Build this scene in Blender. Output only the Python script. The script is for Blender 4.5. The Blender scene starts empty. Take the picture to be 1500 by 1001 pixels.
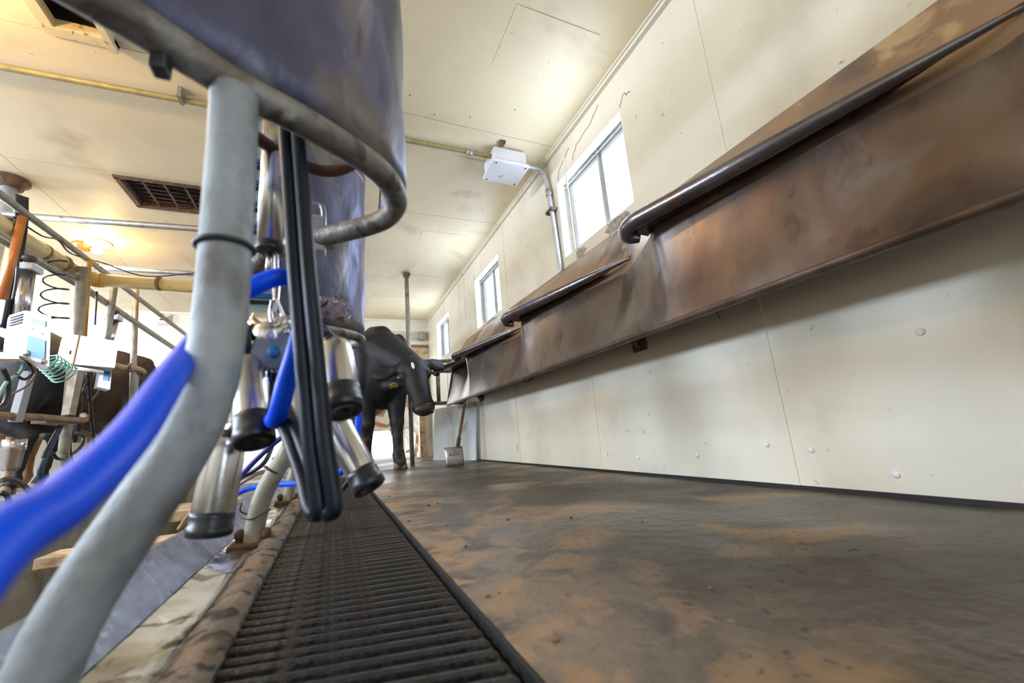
import bpy, bmesh, math, random
from mathutils import Vector, Matrix
random.seed(7)
sc = bpy.context.scene
COL = sc.collection

# ---------------------------------------------------------------- camera, world, light, exposure
cd = bpy.data.cameras.new('camera'); cam = bpy.data.objects.new('camera', cd); COL.objects.link(cam)
cd.sensor_width = 36; cd.lens = 14.4; cd.clip_start = .02; cd.clip_end = 200
# camera axes in world space (room: X right, Y forward, Z up)
ax = Vector((0.9176322, -0.3894134, -0.0794253)); ay = Vector((-0.0135468, -0.2303782, 0.9730069)); az = Vector((-0.3971998, -0.8917865, -0.2166777))
cam.matrix_world = Matrix((ax, ay, az)).transposed().to_4x4(); cam.location = (0, 0, .30)
cd.dof.use_dof = True; cd.dof.focus_distance = 3.2; cd.dof.aperture_fstop = 2.8
sc.camera = cam
w = bpy.data.worlds.new('world'); sc.world = w; w.use_nodes = True
bg = w.node_tree.nodes['Background']; bg.inputs[0].default_value = (.86, .93, 1, 1); bg.inputs[1].default_value = 3.0
def area(name, loc, rot, sx, sy, power, col):
    l = bpy.data.lights.new(name, 'AREA'); l.shape = 'RECTANGLE'; l.size = sx; l.size_y = sy
    l.energy = power; l.color = col
    o = bpy.data.objects.new(name, l); COL.objects.link(o); o.location = loc; o.rotation_euler = rot
    return o
PI = math.pi
SKY = (.66, .80, 1)
for i, y in enumerate((.6, 2.12, 4.28, 6.4)):        # daylight in the left windows
    area('window_daylight', (-5.12, y, 1.93), (0, -PI / 2, 0), .62, .82, 200, SKY)
for y in (2.12, 4.28, 6.44):                        # daylight in the right windows
    area('window_daylight', (1.70, y, 1.91), (0, PI / 2, 0), .60, .78, 26, (.66, .80, 1))
area('rear_fill_light', (.9, -1.7, 1.1), (PI / 2, 0, 0), 1.0, 1.9, 16, (.72, .84, 1))  # added fill from behind the camera, set in an assumed doorway
area('front_door_daylight', (.75, 7.75, 1.0), (-PI / 2, 0, 0), 1.1, 1.8, 22, (.95, .97, 1))
def point(loc, power, col, r=.05):
    l = bpy.data.lights.new('lamp_light', 'POINT'); l.energy = power; l.color = col; l.shadow_soft_size = r
    o = bpy.data.objects.new('lamp_light', l); COL.objects.link(o); o.location = loc
WARM = (1, .60, .22)
point((-2.17, 5.05, 2.34), 26, WARM)
point((-1.72, 1.95, 2.20), 48, WARM)
vs = sc.view_settings
sc.display_settings.display_device = 'sRGB'
vs.view_transform = 'Standard'; vs.look = 'None'; vs.gamma = 1; vs.use_curve_mapping = False; vs.exposure = -0.50
sc.cycles.use_denoising = True
sc.cycles.max_bounces = 8
sc.cycles.caustics_reflective = False; sc.cycles.caustics_refractive = False

# ---------------------------------------------------------------- helpers
MATS = {}
def M(name, c, r=.5, m=0, var=.12, scale=6, bump=0, bscale=60, stains=(), stretch=(1, 1, 1), rvar=0, spec=.5, emit=None, coat=0):
    if name in MATS: return MATS[name]
    mt = bpy.data.materials.new(name); mt.use_nodes = True; nt = mt.node_tree; N = nt.nodes; L = nt.links
    b = N['Principled BSDF']
    b.inputs['Roughness'].default_value = r; b.inputs['Metallic'].default_value = m
    b.inputs['Specular IOR Level'].default_value = spec
    if coat: b.inputs['Coat Weight'].default_value = coat; b.inputs['Coat Roughness'].default_value = .15
    tc = N.new('ShaderNodeTexCoord'); mp = N.new('ShaderNodeMapping'); mp.inputs['Scale'].default_value = stretch
    L.new(tc.outputs['Object'], mp.inputs['Vector'])
    def noise(s, d=4, dist=0):
        n = N.new('ShaderNodeTexNoise'); n.inputs['Scale'].default_value = s; n.inputs['Detail'].default_value = d
        n.inputs['Distortion'].default_value = dist
        L.new(mp.outputs[0], n.inputs['Vector']); return n.outputs['Fac']
    def ramp(f, a, z):
        q = N.new('ShaderNodeMapRange'); q.inputs['From Min'].default_value = a; q.inputs['From Max'].default_value = z
        L.new(f, q.inputs['Value']); return q.outputs[0]
    def mix(f, A, B):
        x = N.new('ShaderNodeMix'); x.data_type = 'RGBA'; L.new(f, x.inputs[0])
        for s_, v in ((x.inputs[6], A), (x.inputs[7], B)):
            if isinstance(v, tuple): s_.default_value = (*v[:3], 1)
            else: L.new(v, s_)
        return x.outputs[2]
    col = mix(ramp(noise(scale), .3, .7), tuple(v * (1 - var) for v in c), tuple(min(1, v * (1 + var)) for v in c))
    for st in stains:
        sc_, s_, a, z = st[:4]
        col = mix(ramp(noise(s_, 6, .6), a, z), col, sc_)
    L.new(col, b.inputs['Base Color'])
    if rvar:
        q = N.new('ShaderNodeMapRange'); q.inputs['From Min'].default_value = .35; q.inputs['From Max'].default_value = .65
        q.inputs['To Min'].default_value = max(.02, r - rvar); q.inputs['To Max'].default_value = r + rvar
        L.new(noise(scale * .7, 5, .4), q.inputs['Value']); L.new(q.outputs[0], b.inputs['Roughness'])
    if bump:
        bp = N.new('ShaderNodeBump'); bp.inputs['Strength'].default_value = bump; bp.inputs['Distance'].default_value = .01
        L.new(noise(bscale, 5), bp.inputs['Height']); L.new(bp.outputs[0], b.inputs['Normal'])
    if emit:
        b.inputs['Emission Color'].default_value = (*emit[:3], 1); b.inputs['Emission Strength'].default_value = emit[3]
    MATS[name] = mt; return mt

class MB:
    def __init__(s): s.v = []; s.f = []; s.sm = []
    def add(s, vs, fs, smooth=False):
        k = len(s.v); s.v += [tuple(p) for p in vs]; s.f += [tuple(i + k for i in f) for f in fs]; s.sm += [smooth] * len(fs); return s
    def box(s, a, b, c=None):
        x0, y0, z0 = a; x1, y1, z1 = b
        x0, x1 = min(x0, x1), max(x0, x1); y0, y1 = min(y0, y1), max(y0, y1); z0, z1 = min(z0, z1), max(z0, z1)
        vs = [(x, y, z) for x in (x0, x1) for y in (y0, y1) for z in (z0, z1)]
        return s.add(vs, [(0, 1, 3, 2), (4, 6, 7, 5), (0, 4, 5, 1), (2, 3, 7, 6), (0, 2, 6, 4), (1, 5, 7, 3)])
    def bevbox(s, a, b, r=.01, M4=None):
        bm = bmesh.new(); bmesh.ops.create_cube(bm, size=1)
        for v in bm.verts: v.co = Vector([(a[i] + b[i]) / 2 + v.co[i] * abs(b[i] - a[i]) for i in range(3)])
        bmesh.ops.bevel(bm, geom=bm.edges[:], offset=r, segments=2, affect='EDGES', profile=.5)
        if M4: bm.transform(M4)
        return s.frombm(bm)
    def frombm(s, bm, smooth=False):
        bm.verts.index_update(); s.add([v.co[:] for v in bm.verts], [[v.index for v in f.verts] for f in bm.faces], smooth); bm.free(); return s
    def tube(s, pts, r, seg=14, smooth_path=True, caps=True, res=6, closed=False):
        P = [Vector(p) for p in pts]; R = list(r) if hasattr(r, '__len__') else [r] * len(P)
        if smooth_path and len(P) > 2:
            Q = []; RR = []
            for i in range(len(P) - 1):
                p0 = P[max(0, i - 1)]; p1 = P[i]; p2 = P[i + 1]; p3 = P[min(len(P) - 1, i + 2)]
                for k in range(res):
                    t = k / res
                    Q.append(.5 * ((2 * p1) + (p2 - p0) * t + (2 * p0 - 5 * p1 + 4 * p2 - p3) * t * t + (3 * p1 - p0 - 3 * p2 + p3) * t ** 3))
                    RR.append(R[i] * (1 - t) + R[i + 1] * t)
            Q.append(P[-1]); RR.append(R[-1]); P, R = Q, RR
        T = [(P[min(i + 1, len(P) - 1)] - P[max(i - 1, 0)]).normalized() for i in range(len(P))]
        n = T[0].orthogonal().normalized(); vs = []
        for i, p in enumerate(P):
            n = (n - T[i] * n.dot(T[i])).normalized(); b = T[i].cross(n)
            for k in range(seg):
                a = 2 * PI * k / seg; vs.append(p + (n * math.cos(a) + b * math.sin(a)) * R[i])
        fs = [(i * seg + k, i * seg + (k + 1) % seg, (i + 1) * seg + (k + 1) % seg, (i + 1) * seg + k) for i in range(len(P) - 1) for k in range(seg)]
        s.add(vs, fs, True)
        if caps:
            s.add(vs[:seg], [tuple(range(seg))[::-1]]); s.add(vs[-seg:], [tuple(range(seg))])
        return s
    def lathe(s, prof, a, d, seg=24):
        # prof: list of (distance along axis, radius); a start point, d axis direction
        d = Vector(d).normalized(); n = d.orthogonal().normalized(); b = d.cross(n); a = Vector(a); vs = []
        for h, r in prof:
            for k in range(seg):
                t = 2 * PI * k / seg; vs.append(a + d * h + (n * math.cos(t) + b * math.sin(t)) * r)
        fs = [(i * seg + k, i * seg + (k + 1) % seg, (i + 1) * seg + (k + 1) % seg, (i + 1) * seg + k) for i in range(len(prof) - 1) for k in range(seg)]
        return s.add(vs, fs, True)
    def ell(s, c, r, seg=16, rot=None):
        bm = bmesh.new(); bmesh.ops.create_uvsphere(bm, u_segments=seg, v_segments=max(6, seg * 2 // 3), radius=1)
        m = Matrix.Translation(c) @ (rot.to_4x4() if rot else Matrix.Identity(4)) @ Matrix.Diagonal((*r, 1)); bm.transform(m)
        return s.frombm(bm, True)
    def grid(s, rows, smooth=True, thick=0):
        n = len(rows[0]); vs = [p for r in rows for p in r]
        fs = [(i * n + k, i * n + k + 1, (i + 1) * n + k + 1, (i + 1) * n + k) for i in range(len(rows) - 1) for k in range(n - 1)]
        return s.add(vs, fs, smooth)
    def prism(s, poly, z0, z1, axis='z'):
        def q(p, h): return {'z': (p[0], p[1], h), 'x': (h, p[0], p[1]), 'y': (p[0], h, p[1])}[axis]
        n = len(poly); vs = [q(p, z0) for p in poly] + [q(p, z1) for p in poly]
        return s.add(vs, [tuple(range(n))[::-1], tuple(range(n, 2 * n))] + [(i, (i + 1) % n, n + (i + 1) % n, n + i) for i in range(n)])

OFF = {}
def obj(name, mb, mat, parent=None, label=None, kind=None, thick=0, mods=None):
    off = OFF.get(parent.name, Vector((0, 0, 0))) if parent else Vector((0, 0, 0))
    me = bpy.data.meshes.new(name); me.from_pydata([tuple(Vector(v) - off) for v in mb.v], [], mb.f); me.validate()
    if len(mb.sm) == len(me.polygons): me.polygons.foreach_set('use_smooth', mb.sm)
    bm = bmesh.new(); bm.from_mesh(me); bmesh.ops.remove_doubles(bm, verts=bm.verts, dist=1e-6) if len(mb.v) < 60000 else None
    bmesh.ops.recalc_face_normals(bm, faces=bm.faces); bm.to_mesh(me); bm.free()
    me.materials.append(mat)
    o = bpy.data.objects.new(name, me); COL.objects.link(o)
    if parent: o.parent = parent; OFF[o.name] = off
    if label: o['label'] = label
    if kind: o['kind'] = kind
    if thick:
        sd = o.modifiers.new('s', 'SOLIDIFY'); sd.thickness = thick; sd.offset = 0
    return o
def tag(o, label, cat, group=None, kind=None):
    o['label'] = label; o['category'] = cat
    if group: o['group'] = group
    if kind: o['kind'] = kind
    return o
def thing(name, label, cat, loc=(0, 0, 0), group=None):
    o = bpy.data.objects.new(name, None); o.empty_display_size = .1; COL.objects.link(o); o.location = loc
    OFF[o.name] = Vector(loc); return tag(o, label, cat, group)
def struct(name, mb, mat, parent=None, loc=None):
    o = obj(name, mb, mat, parent); 
    if not parent: o['kind'] = 'structure'
    return o
def copy_tree(o, parent=None):
    c = o.copy(); COL.objects.link(c)
    if parent: c.parent = parent
    for ch in list(o.children): copy_tree(ch, c)
    return c
def holes(mb, u0, u1, v0, v1, hs, emit):
    us = sorted({u0, u1, *[min(max(h[0], u0), u1) for h in hs], *[min(max(h[1], u0), u1) for h in hs]})
    vv = sorted({v0, v1, *[min(max(h[2], v0), v1) for h in hs], *[min(max(h[3], v0), v1) for h in hs]})
    for a, b in zip(us, us[1:]):
        for c, d in zip(vv, vv[1:]):
            cu, cv = (a + b) / 2, (c + d) / 2
            if not any(h[0] < cu < h[1] and h[2] < cv < h[3] for h in hs): emit(a, b, c, d)

# ---------------------------------------------------------------- materials
CREAM = M('wall_cream', (.79, .73, .60), .42, var=.07, scale=1.3, bump=.05, bscale=30, stains=[((.64, .59, .48), 2.2, .56, .80), ((.40, .33, .22), 26, .69, .78)])
WHITE = M('reveal_white', (.82, .82, .80), .6, var=.08, scale=5, stains=[((.45, .40, .33), 12, .62, .75)])
CEIL = M('ceiling_cream', (.80, .675, .46), .50, var=.09, scale=1.5, bump=.04, bscale=120, stains=[((.30, .17, .08), 38, .70, .77), ((.48, .34, .18), 1.6, .58, .85)])
FLOOR = M('floor_concrete', (.078, .058, .040), .50, var=.34, scale=1.7, bump=.55, bscale=22, rvar=.20, spec=.4,
          stains=[((.125, .11, .085), 2.4, .50, .66), ((.25, .15, .07), 2.1, .54, .62), ((.055, .042, .032), 5, .55, .72), ((.33, .27, .19), 1.4, .63, .70), ((.40, .26, .12), 34, .70, .76)])
CONC = M('pit_concrete', (.36, .33, .28), .7, var=.2, scale=4, bump=.3, stains=[((.16, .12, .08), 3, .5, .7)])
CURB = M('curb_rust', (.20, .155, .115), .75, var=.3, scale=14, bump=.8, bscale=45, stains=[((.035, .028, .024), 22, .52, .60), ((.24, .155, .085), 7, .56, .7)])
LEDGE = M('ledge_steel', (.55, .54, .52), .13, .9, var=.2, scale=9, bump=.25, bscale=9, stains=[((.11, .07, .035), 8, .54, .60), ((.80, .80, .78), 12, .62, .66)], rvar=.1)
GALV = M('galvanised_sheet', (.34, .36, .42), .48, .65, var=.25, scale=16, bump=.06, stains=[((.16, .16, .18), 7, .55, .75), ((.50, .52, .58), 22, .60, .7)])
BAR = M('grate_iron', (.012, .009, .008), .42, .0, var=.4, scale=20, bump=.5, bscale=70, stains=[((.11, .07, .035), 9, .58, .72)])
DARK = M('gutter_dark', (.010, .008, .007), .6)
STEEL = M('stained_stainless', (.27, .22, .19), .33, .70, var=.30, scale=2.0, bump=.04, bscale=10, rvar=.10, stretch=(1, 1.25, .75),
          stains=[((.22, .12, .075), 1.9, .42, .68), ((.085, .062, .062), 2.3, .46, .74), ((.33, .34, .38), 3.0, .54, .80), ((.10, .06, .045), 9, .58, .80)])
DECK = M('stained_deck', (.34, .22, .14), .42, .45, var=.28, scale=3, bump=.06, bscale=20, stains=[((.14, .10, .10), 2.6, .52, .66), ((.62, .45, .28), 6, .60, .7)])
LIP = M('worn_lip', (.20, .185, .20), .26, .85, var=.25, scale=7, bump=.1, stains=[((.22, .12, .07), 8, .55, .7)])
PLATE = M('guard_plate', (.095, .10, .185), .42, .30, var=.4, scale=7, bump=.3, bscale=30, stretch=(1, 1, .45),
          stains=[((.05, .045, .075), 3.5, .48, .62), ((.17, .18, .24), 11, .54, .66), ((.20, .17, .15), 5, .52, .68), ((.36, .40, .50), 7, .64, .74), ((.07, .05, .055), 9, .60, .75)])
TUBE = M('rail_tube', (.22, .21, .195), .50, .35, var=.3, scale=14, bump=.35, bscale=50, stains=[((.10, .085, .07), 24, .50, .62), ((.13, .09, .06), 9, .52, .7), ((.42, .42, .42), 16, .62, .72)])
POST = M('painted_post', (.30, .335, .37), .55, .05, var=.22, scale=16, bump=.3, bscale=40, stains=[((.17, .17, .165), 11, .50, .66), ((.42, .40, .38), 6, .55, .72), ((.10, .24, .40), 7, .62, .74), ((.34, .27, .19), 12, .66, .78)])
POST2 = M('dirty_post', (.30, .28, .23), .55, .1, var=.2, scale=12, bump=.25, stains=[((.16, .14, .09), 7, .5, .68), ((.52, .52, .50), 14, .62, .7)])
RUST = M('rust', (.135, .068, .038), .75, .1, var=.4, scale=22, bump=.6, bscale=50, stains=[((.06, .03, .02), 18, .55, .7)])
HOOP = M('brown_hoop', (.14, .055, .03), .5, .1, var=.2, bump=.2)
CHROME = M('polished_steel', (.56, .55, .56), .25, 1.0, var=.05, scale=20, bump=.03)
CHROME2 = M('milk_steel', (.60, .59, .58), .26, 1.0, var=.08, scale=14)
RUBBER = M('black_rubber', (.018, .020, .026), .36, 0, var=.2, bump=.05)
HOSE = M('black_hose', (.004, .008, .018), .40, 0, var=.2, spec=.28)
BLUE = M('blue_hose', (.0, .085, .95), .40, 0, var=.04, spec=.22)
BLUE2 = M('light_blue', (.015, .18, .46), .4)
PLAST = M('grey_plastic', (.17, .21, .29), .32)
BOXW = M('box_white', (.66, .66, .68), .40, .1, var=.06, stains=[((.42, .36, .28), 9, .64, .76)])
BOXG = M('box_grey', (.30, .31, .34), .4, .5)
PVC = M('yellow_pvc', (.80, .64, .32), .35, 0, var=.1, stains=[((.36, .24, .09), 8, .60, .75)])
PIPE = M('grey_pipe', (.33, .31, .27), .45, .5, var=.2, scale=14, stains=[((.20, .12, .06), 12, .58, .72)])
COPPER = M('copper_pipe', (.46, .17, .05), .4, .3, var=.2)
OLIVE = M('olive_conduit', (.32, .27, .12), .5, .2, var=.2, scale=18)
WOOD = M('old_wood', (.22, .12, .06), .7, var=.3, scale=14, stretch=(6, 6, 1), bump=.3)
WOOD2 = M('pale_board', (.56, .40, .24), .7, var=.25, scale=9, bump=.3, stains=[((.20, .12, .07), 8, .55, .7)])
FRAME = M('window_frame', (.48, .48, .46), .5, .3)
GREENC = M('green_coil', (.25, .48, .40), .35)
BLACKFUR = M('black_fur', (.010, .009, .012), .55, var=.4, scale=8, bump=.35, bscale=110, spec=.35)
BROWNFUR = M('dark_brown_fur', (.040, .022, .014), .55, var=.3, scale=5, bump=.3, bscale=90)
TANFUR = M('tan_fur', (.46, .27, .13), .65, var=.2, scale=4, bump=.3, bscale=90, stains=[((.62, .48, .33), 3, .5, .65)])
PATCHFUR = M('patched_fur', (.70, .66, .60), .65, var=.1, scale=5, stains=[((.03, .025, .03), 2.1, .50, .53)])
REDFUR = M('red_white_fur', (.74, .66, .58), .65, var=.1, scale=5, stains=[((.45, .20, .09), 2.6, .52, .56)])
HOOF = M('hoof', (.25, .17, .10), .55, var=.3, scale=20, stains=[((.08, .05, .03), 14, .5, .7)])
UDDER = M('udder_skin', (.46, .33, .20), .6, var=.2)
GLASS = M('pane_glass', (.9, .95, 1), .08, spec=.5)
GLASS.node_tree.nodes['Principled BSDF'].inputs['Transmission Weight'].default_value = 1.0
GLASS.node_tree.nodes['Principled BSDF'].inputs['IOR'].default_value = 1.03
EARTH = M('yard_ground', (.66, .62, .56), .85, var=.2, scale=2)

# ---------------------------------------------------------------- the setting
XW = 1.635; ZC = 2.52; YF = 7.57; XL = -5.2; YB = -1.6
fl = struct('floor', MB().box((.245, YB, -.12), (XW + .14, YF + .14, 0)), FLOOR)
nt = FLOOR.node_tree; b_ = nt.nodes['Principled BSDF']; src = b_.inputs['Base Color'].links[0].from_socket
def slurry(nt, src, axis, f0, f1, nscale, n0, n1, col, seed=0):
    tc = nt.nodes.new('ShaderNodeTexCoord'); sp = nt.nodes.new('ShaderNodeSeparateXYZ'); nt.links.new(tc.outputs['Object'], sp.inputs[0])
    mr = nt.nodes.new('ShaderNodeMapRange'); mr.inputs['From Min'].default_value = f0; mr.inputs['From Max'].default_value = f1; nt.links.new(sp.outputs[axis], mr.inputs['Value'])
    mp = nt.nodes.new('ShaderNodeMapping'); mp.inputs['Location'].default_value = (seed, seed * 2, 0); nt.links.new(tc.outputs['Object'], mp.inputs[0])
    ns = nt.nodes.new('ShaderNodeTexNoise'); ns.inputs['Scale'].default_value = nscale; ns.inputs['Detail'].default_value = 7; ns.inputs['Distortion'].default_value = .5; nt.links.new(mp.outputs[0], ns.inputs['Vector'])
    m2 = nt.nodes.new('ShaderNodeMapRange'); m2.inputs['From Min'].default_value = n0; m2.inputs['From Max'].default_value = n1; nt.links.new(ns.outputs['Fac'], m2.inputs['Value'])
    mu = nt.nodes.new('ShaderNodeMath'); mu.operation = 'MULTIPLY'; nt.links.new(mr.outputs[0], mu.inputs[0]); nt.links.new(m2.outputs[0], mu.inputs[1])
    mx = nt.nodes.new('ShaderNodeMix'); mx.data_type = 'RGBA'; nt.links.new(mu.outputs[0], mx.inputs[0]); nt.links.new(src, mx.inputs[6]); mx.inputs[7].default_value = (*col, 1)
    return mx.outputs[2]
src = slurry(nt, src, 'X', .72, .26, 4, .42, .58, (.24, .17, .105))
src = slurry(nt, src, 'X', .75, .24, 9, .50, .60, (.33, .19, .09), 3)
src = slurry(nt, src, 'X', 1.0, 1.55, 3, .42, .62, (.17, .155, .125), 7)
src = slurry(nt, src, 'X', .2, .6, 46, .60, .66, (.045, .032, .024), 5)
nt.links.new(src, b_.inputs['Base Color'])
# pit and gutter
struct('trim_gap_backing', MB().box((XW + .01, YB, -.1), (XW + .14, YF, .02)), DARK)  # dark backing added to block light leaking through the wall-floor gap
struct('floor_pit', MB().box((-1.9, YB, -.95), (-.33, YF, -.85)), CONC)
struct('wall_pit_right', MB().box((-.36, YB, -.9), (-.25, YF, -.012)), CONC)
struct('wall_pit_left', MB().box((-2.02, YB, -.9), (-1.92, YF, .08)), CONC)
struct('floor_left_platform', MB().box((XL, YB, -.02), (-1.93, YF, .12)), CONC)
struct('trim_platform_edge', MB().box((-1.99, YB, .085), (-1.90, YF, .135)), PIPE)
struct('floor_gutter', MB().box((-.26, YB, -.30), (.25, YF, -.16)), DARK)
struct('floor_gutter_sides', MB().box((.238, YB, -.2), (.2455, YF, -.004)).box((-.25, YB, -.2), (-.155, YF, -.02)), DARK)
# curb: pitted concrete strip
cb = MB(); rows = []
ny = 260
for i in range(ny + 1):
    y = .1 + i * (YF - .1) / ny
    j = [random.uniform(-.005, .005) for _ in range(6)]
    rows.append([(-.222 + j[0] * .8, y, -.03), (-.220 + j[0] * .8, y, .008 + j[1]), (-.200, y, .016 + j[2]), (-.175, y, .013 + j[3]), (-.153 + j[4] * .6, y, .004 + j[5] * .6), (-.150 + j[4] * .6, y, -.04)])
cb.grid(rows)
struct('trim_curb', cb, CURB)
lg = MB()
rows = []
for i in range(160):
    y = .05 + i * 7.4 / 159
    rows.append([(-.335, y, .002), (-.30, y, -.006 + .003 * math.sin(i * 1.3)), (-.26, y, -.008 + .003 * math.sin(i * .9 + 1)), (-.222, y, -.004), (-.218, y, -.02)])
lg.grid(rows); struct('trim_ledge', lg, LEDGE)

# right wall of upright sheets, with window openings
WIN = [(1.71, 2.53, 1.59, 2.235), (3.87, 4.69, 1.595, 2.235), (6.03, 6.85, 1.60, 2.235)]
wr = struct('wall_right', MB().box((XW + .10, YB - .1, -.1), (XW + .14, YB, 2.6)), CREAM)
ys = [YB, -.19, 1.10, 2.38, 3.70, 4.99, 6.28, YF]
for a, b in zip(ys, ys[1:]):
    m = MB()
    holes(m, a + .0012, b - .0012, .018, ZC, WIN, lambda u0, u1, v0, v1: m.box((XW, u0, v0), (XW + .135, u1, v1)))
    obj('wall_panel', m, CREAM, wr)
for y in ys[1:-1]:
    obj('joint_strip', MB().box((XW - .004, y - .012, .018), (XW, y + .012, ZC)), CREAM, wr)
for y, z in ((.20, .10), (.78, .075), (1.02, .15), (1.19, .17), (1.56, .12), (2.0, .10), (2.30, .12), (.62, .50), (2.6, .42), (3.1, .12)):
    obj('rivet', MB().ell((XW - .002, y, z), (.006, .012, .012), 10), WHITE, wr)
def crack(pts, par, X=XW - .001, r=.0022):
    P = []
    for p, q in zip(pts, pts[1:]):
        for k in range(4):
            t = k / 4; P.append((X, p[0] + (q[0] - p[0]) * t + random.uniform(-.01, .01), p[1] + (q[1] - p[1]) * t + random.uniform(-.008, .008)))
    P.append((X, *pts[-1]))
    obj('crack', MB().tube(P, r, 5, smooth_path=False), RUST, par)
crack([(2.50, 2.24), (2.46, 2.33), (2.38, 2.36), (2.30, 2.40)], wr); crack([(2.28, 2.27), (2.2, 2.36), (2.05, 2.37), (1.9, 2.44)], wr)
crack([(1.71, 2.24), (1.66, 2.30), (1.60, 2.27)], wr); crack([(2.35, 1.59), (2.30, 1.53), (2.31, 1.48)], wr); crack([(1.98, 1.585), (1.96, 1.52), (1.97, 1.49)], wr)
crack([(4.69, 2.24), (4.72, 2.32)], wr); crack([(1.30, .80), (1.29, .74)], wr); crack([(3.75, .12), (3.74, .20)], wr)
for i, (a, b, c, d) in enumerate(WIN):
    m = MB(); t = .02
    m.box((XW + .002, a - t, c - t), (XW + .15, b + t, c + .004)); m.box((XW + .002, a - t, d - .004), (XW + .15, b + t, d + t))
    m.box((XW + .002, a - t, c), (XW + .15, a + .004, d)); m.box((XW + .002, b - .004, c), (XW + .15, b + t, d))
    wn = struct('window_%d' % (i + 1), m, WHITE)
    wn['kind'] = 'structure'
    f = MB(); g = .014; x0, x1 = XW + .085, XW + .115
    f.box((x0, a, c), (x1, a + g, d)); f.box((x0, b - g, c), (x1, b, d)); f.box((x0, a, c), (x1, b, c + g)); f.box((x0, a, d - g * 1.3), (x1, b, d))
    mid = (a + b) / 2 - .05
    f.box((x0 - .012, mid - .009, c), (x1 - .012, mid + .009, d))
    f.box((x0 - .02, a, d - .045), (x0 - .012, b, d - .035))
    obj('window_frame', f, FRAME, wn)
    for (p, q) in ((a + g, mid - .012), (mid + .012, b - g)):
        obj('pane', MB().box((x0 + .012, p, c + g), (x0 + .016, q, d - g * 1.3)), GLASS, wn)
# peeled sill patches
for (y0, y1, z0, z1) in ((1.74, 2.02, 1.50, 1.585), (2.24, 2.40, 1.50, 1.575), (4.05, 4.5, 1.52, 1.59)):
    poly = []
    for k in range(14):
        a = 2 * PI * k / 14; poly.append(((y0 + y1) / 2 + math.cos(a) * (y1 - y0) / 2 * random.uniform(.75, 1.1), (z0 + z1) / 2 + math.sin(a) * (z1 - z0) / 2 * random.uniform(.7, 1.1)))
    obj('peeled_patch', MB().prism(poly, XW - .003, XW + .001, 'x'), M('peeled', (.36, .32, .30), .8, var=.4, scale=40, bump=.5), wr)

# left wall with its windows, back wall, front wall
wl = struct('wall_left', MB().box((XL - .12, YB - .1, -.1), (XL - .1, YB, 2.6)), CREAM)
m = MB(); holes(m, YB, YF, .12, ZC, [(y - .42, y + .42, 1.6, 2.25) for y in (.6, 2.12, 4.28, 6.4)], lambda a, b, c, d: m.box((XL - .1, a, c), (XL, b, d)))
obj('wall_panel', m, CREAM, wl)
for i, y in enumerate((.6, 2.12, 4.28, 6.4)):
    f = MB(); a, b, c, d = y - .42, y + .42, 1.6, 2.25
    f.box((XL - .08, a, c), (XL - .05, a + .03, d)).box((XL - .08, b - .03, c), (XL - .05, b, d)).box((XL - .08, a, c), (XL - .05, b, c + .03)).box((XL - .08, a, d - .03), (XL - .05, b, d)).box((XL - .08, y - .015, c), (XL - .05, y + .015, d))
    struct('window_%d' % (i + 4), f, FRAME)
m = MB(); holes(m, XL, XW, -.95, ZC, [(.35, 1.45, .0, 2.1)], lambda a, b, c, d: m.box((a, YB - .1, c), (b, YB, d)))  # unseen wall; its doorway is added to let fill light in
struct('wall_back', m, CREAM)
m = MB(); holes(m, XL, XW + .13, -.95, ZC, [(.18, 1.42, 0, 1.86), (-1.6, -.7, -.1, 1.2)], lambda a, b, c, d: m.box((a, YF, c), (b, YF + .12, d)))
wf = struct('wall_front', m, CREAM)
for z in (2.30, 1.86, 1.30):
    obj('joint_strip', MB().box((XL, YF - .006, z), (.18 if z < 1.8 else XW, YF, z + .02)), CREAM, wf)
for x in (-2.75, -1.55, -.45):
    obj('joint_strip', MB().box((x, YF - .005, .1), (x + .02, YF, 2.5)), CREAM, wf)
obj('header_board', MB().box((.46, YF - .03, 1.88), (1.60, YF - .004, 1.99)), WOOD2, wf)
obj('header_board', MB().box((.80, YF - .045, 1.99), (1.62, YF - .004, 2.04)), WOOD, wf)
obj('header_board', MB().box((1.42, YF - .035, 0), (1.52, YF - .004, 1.92)), WOOD2, wf)
obj('header_board', MB().box((.08, YF - .035, 0), (.18, YF - .004, 1.92)), WOOD2, wf)
dt = thing('door_track', 'grey steel sliding door track high on the front wall', 'track', (.5, YF - .06, 2.2))
obj('rail', MB().box((.46, YF - .07, 2.16), (1.50, YF - .03, 2.24)), M('track_steel', (.42, .43, .40), .5, .3), dt)
obj('end_bracket', MB().box((1.44, YF - .10, 2.13), (1.55, YF - .004, 2.28)), PIPE, dt)
obj('mounting_board', MB().box((.40, YF - .028, 2.12), (1.60, YF - .004, 2.30)), M('board_cream', (.56, .50, .36), .6), dt)

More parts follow.
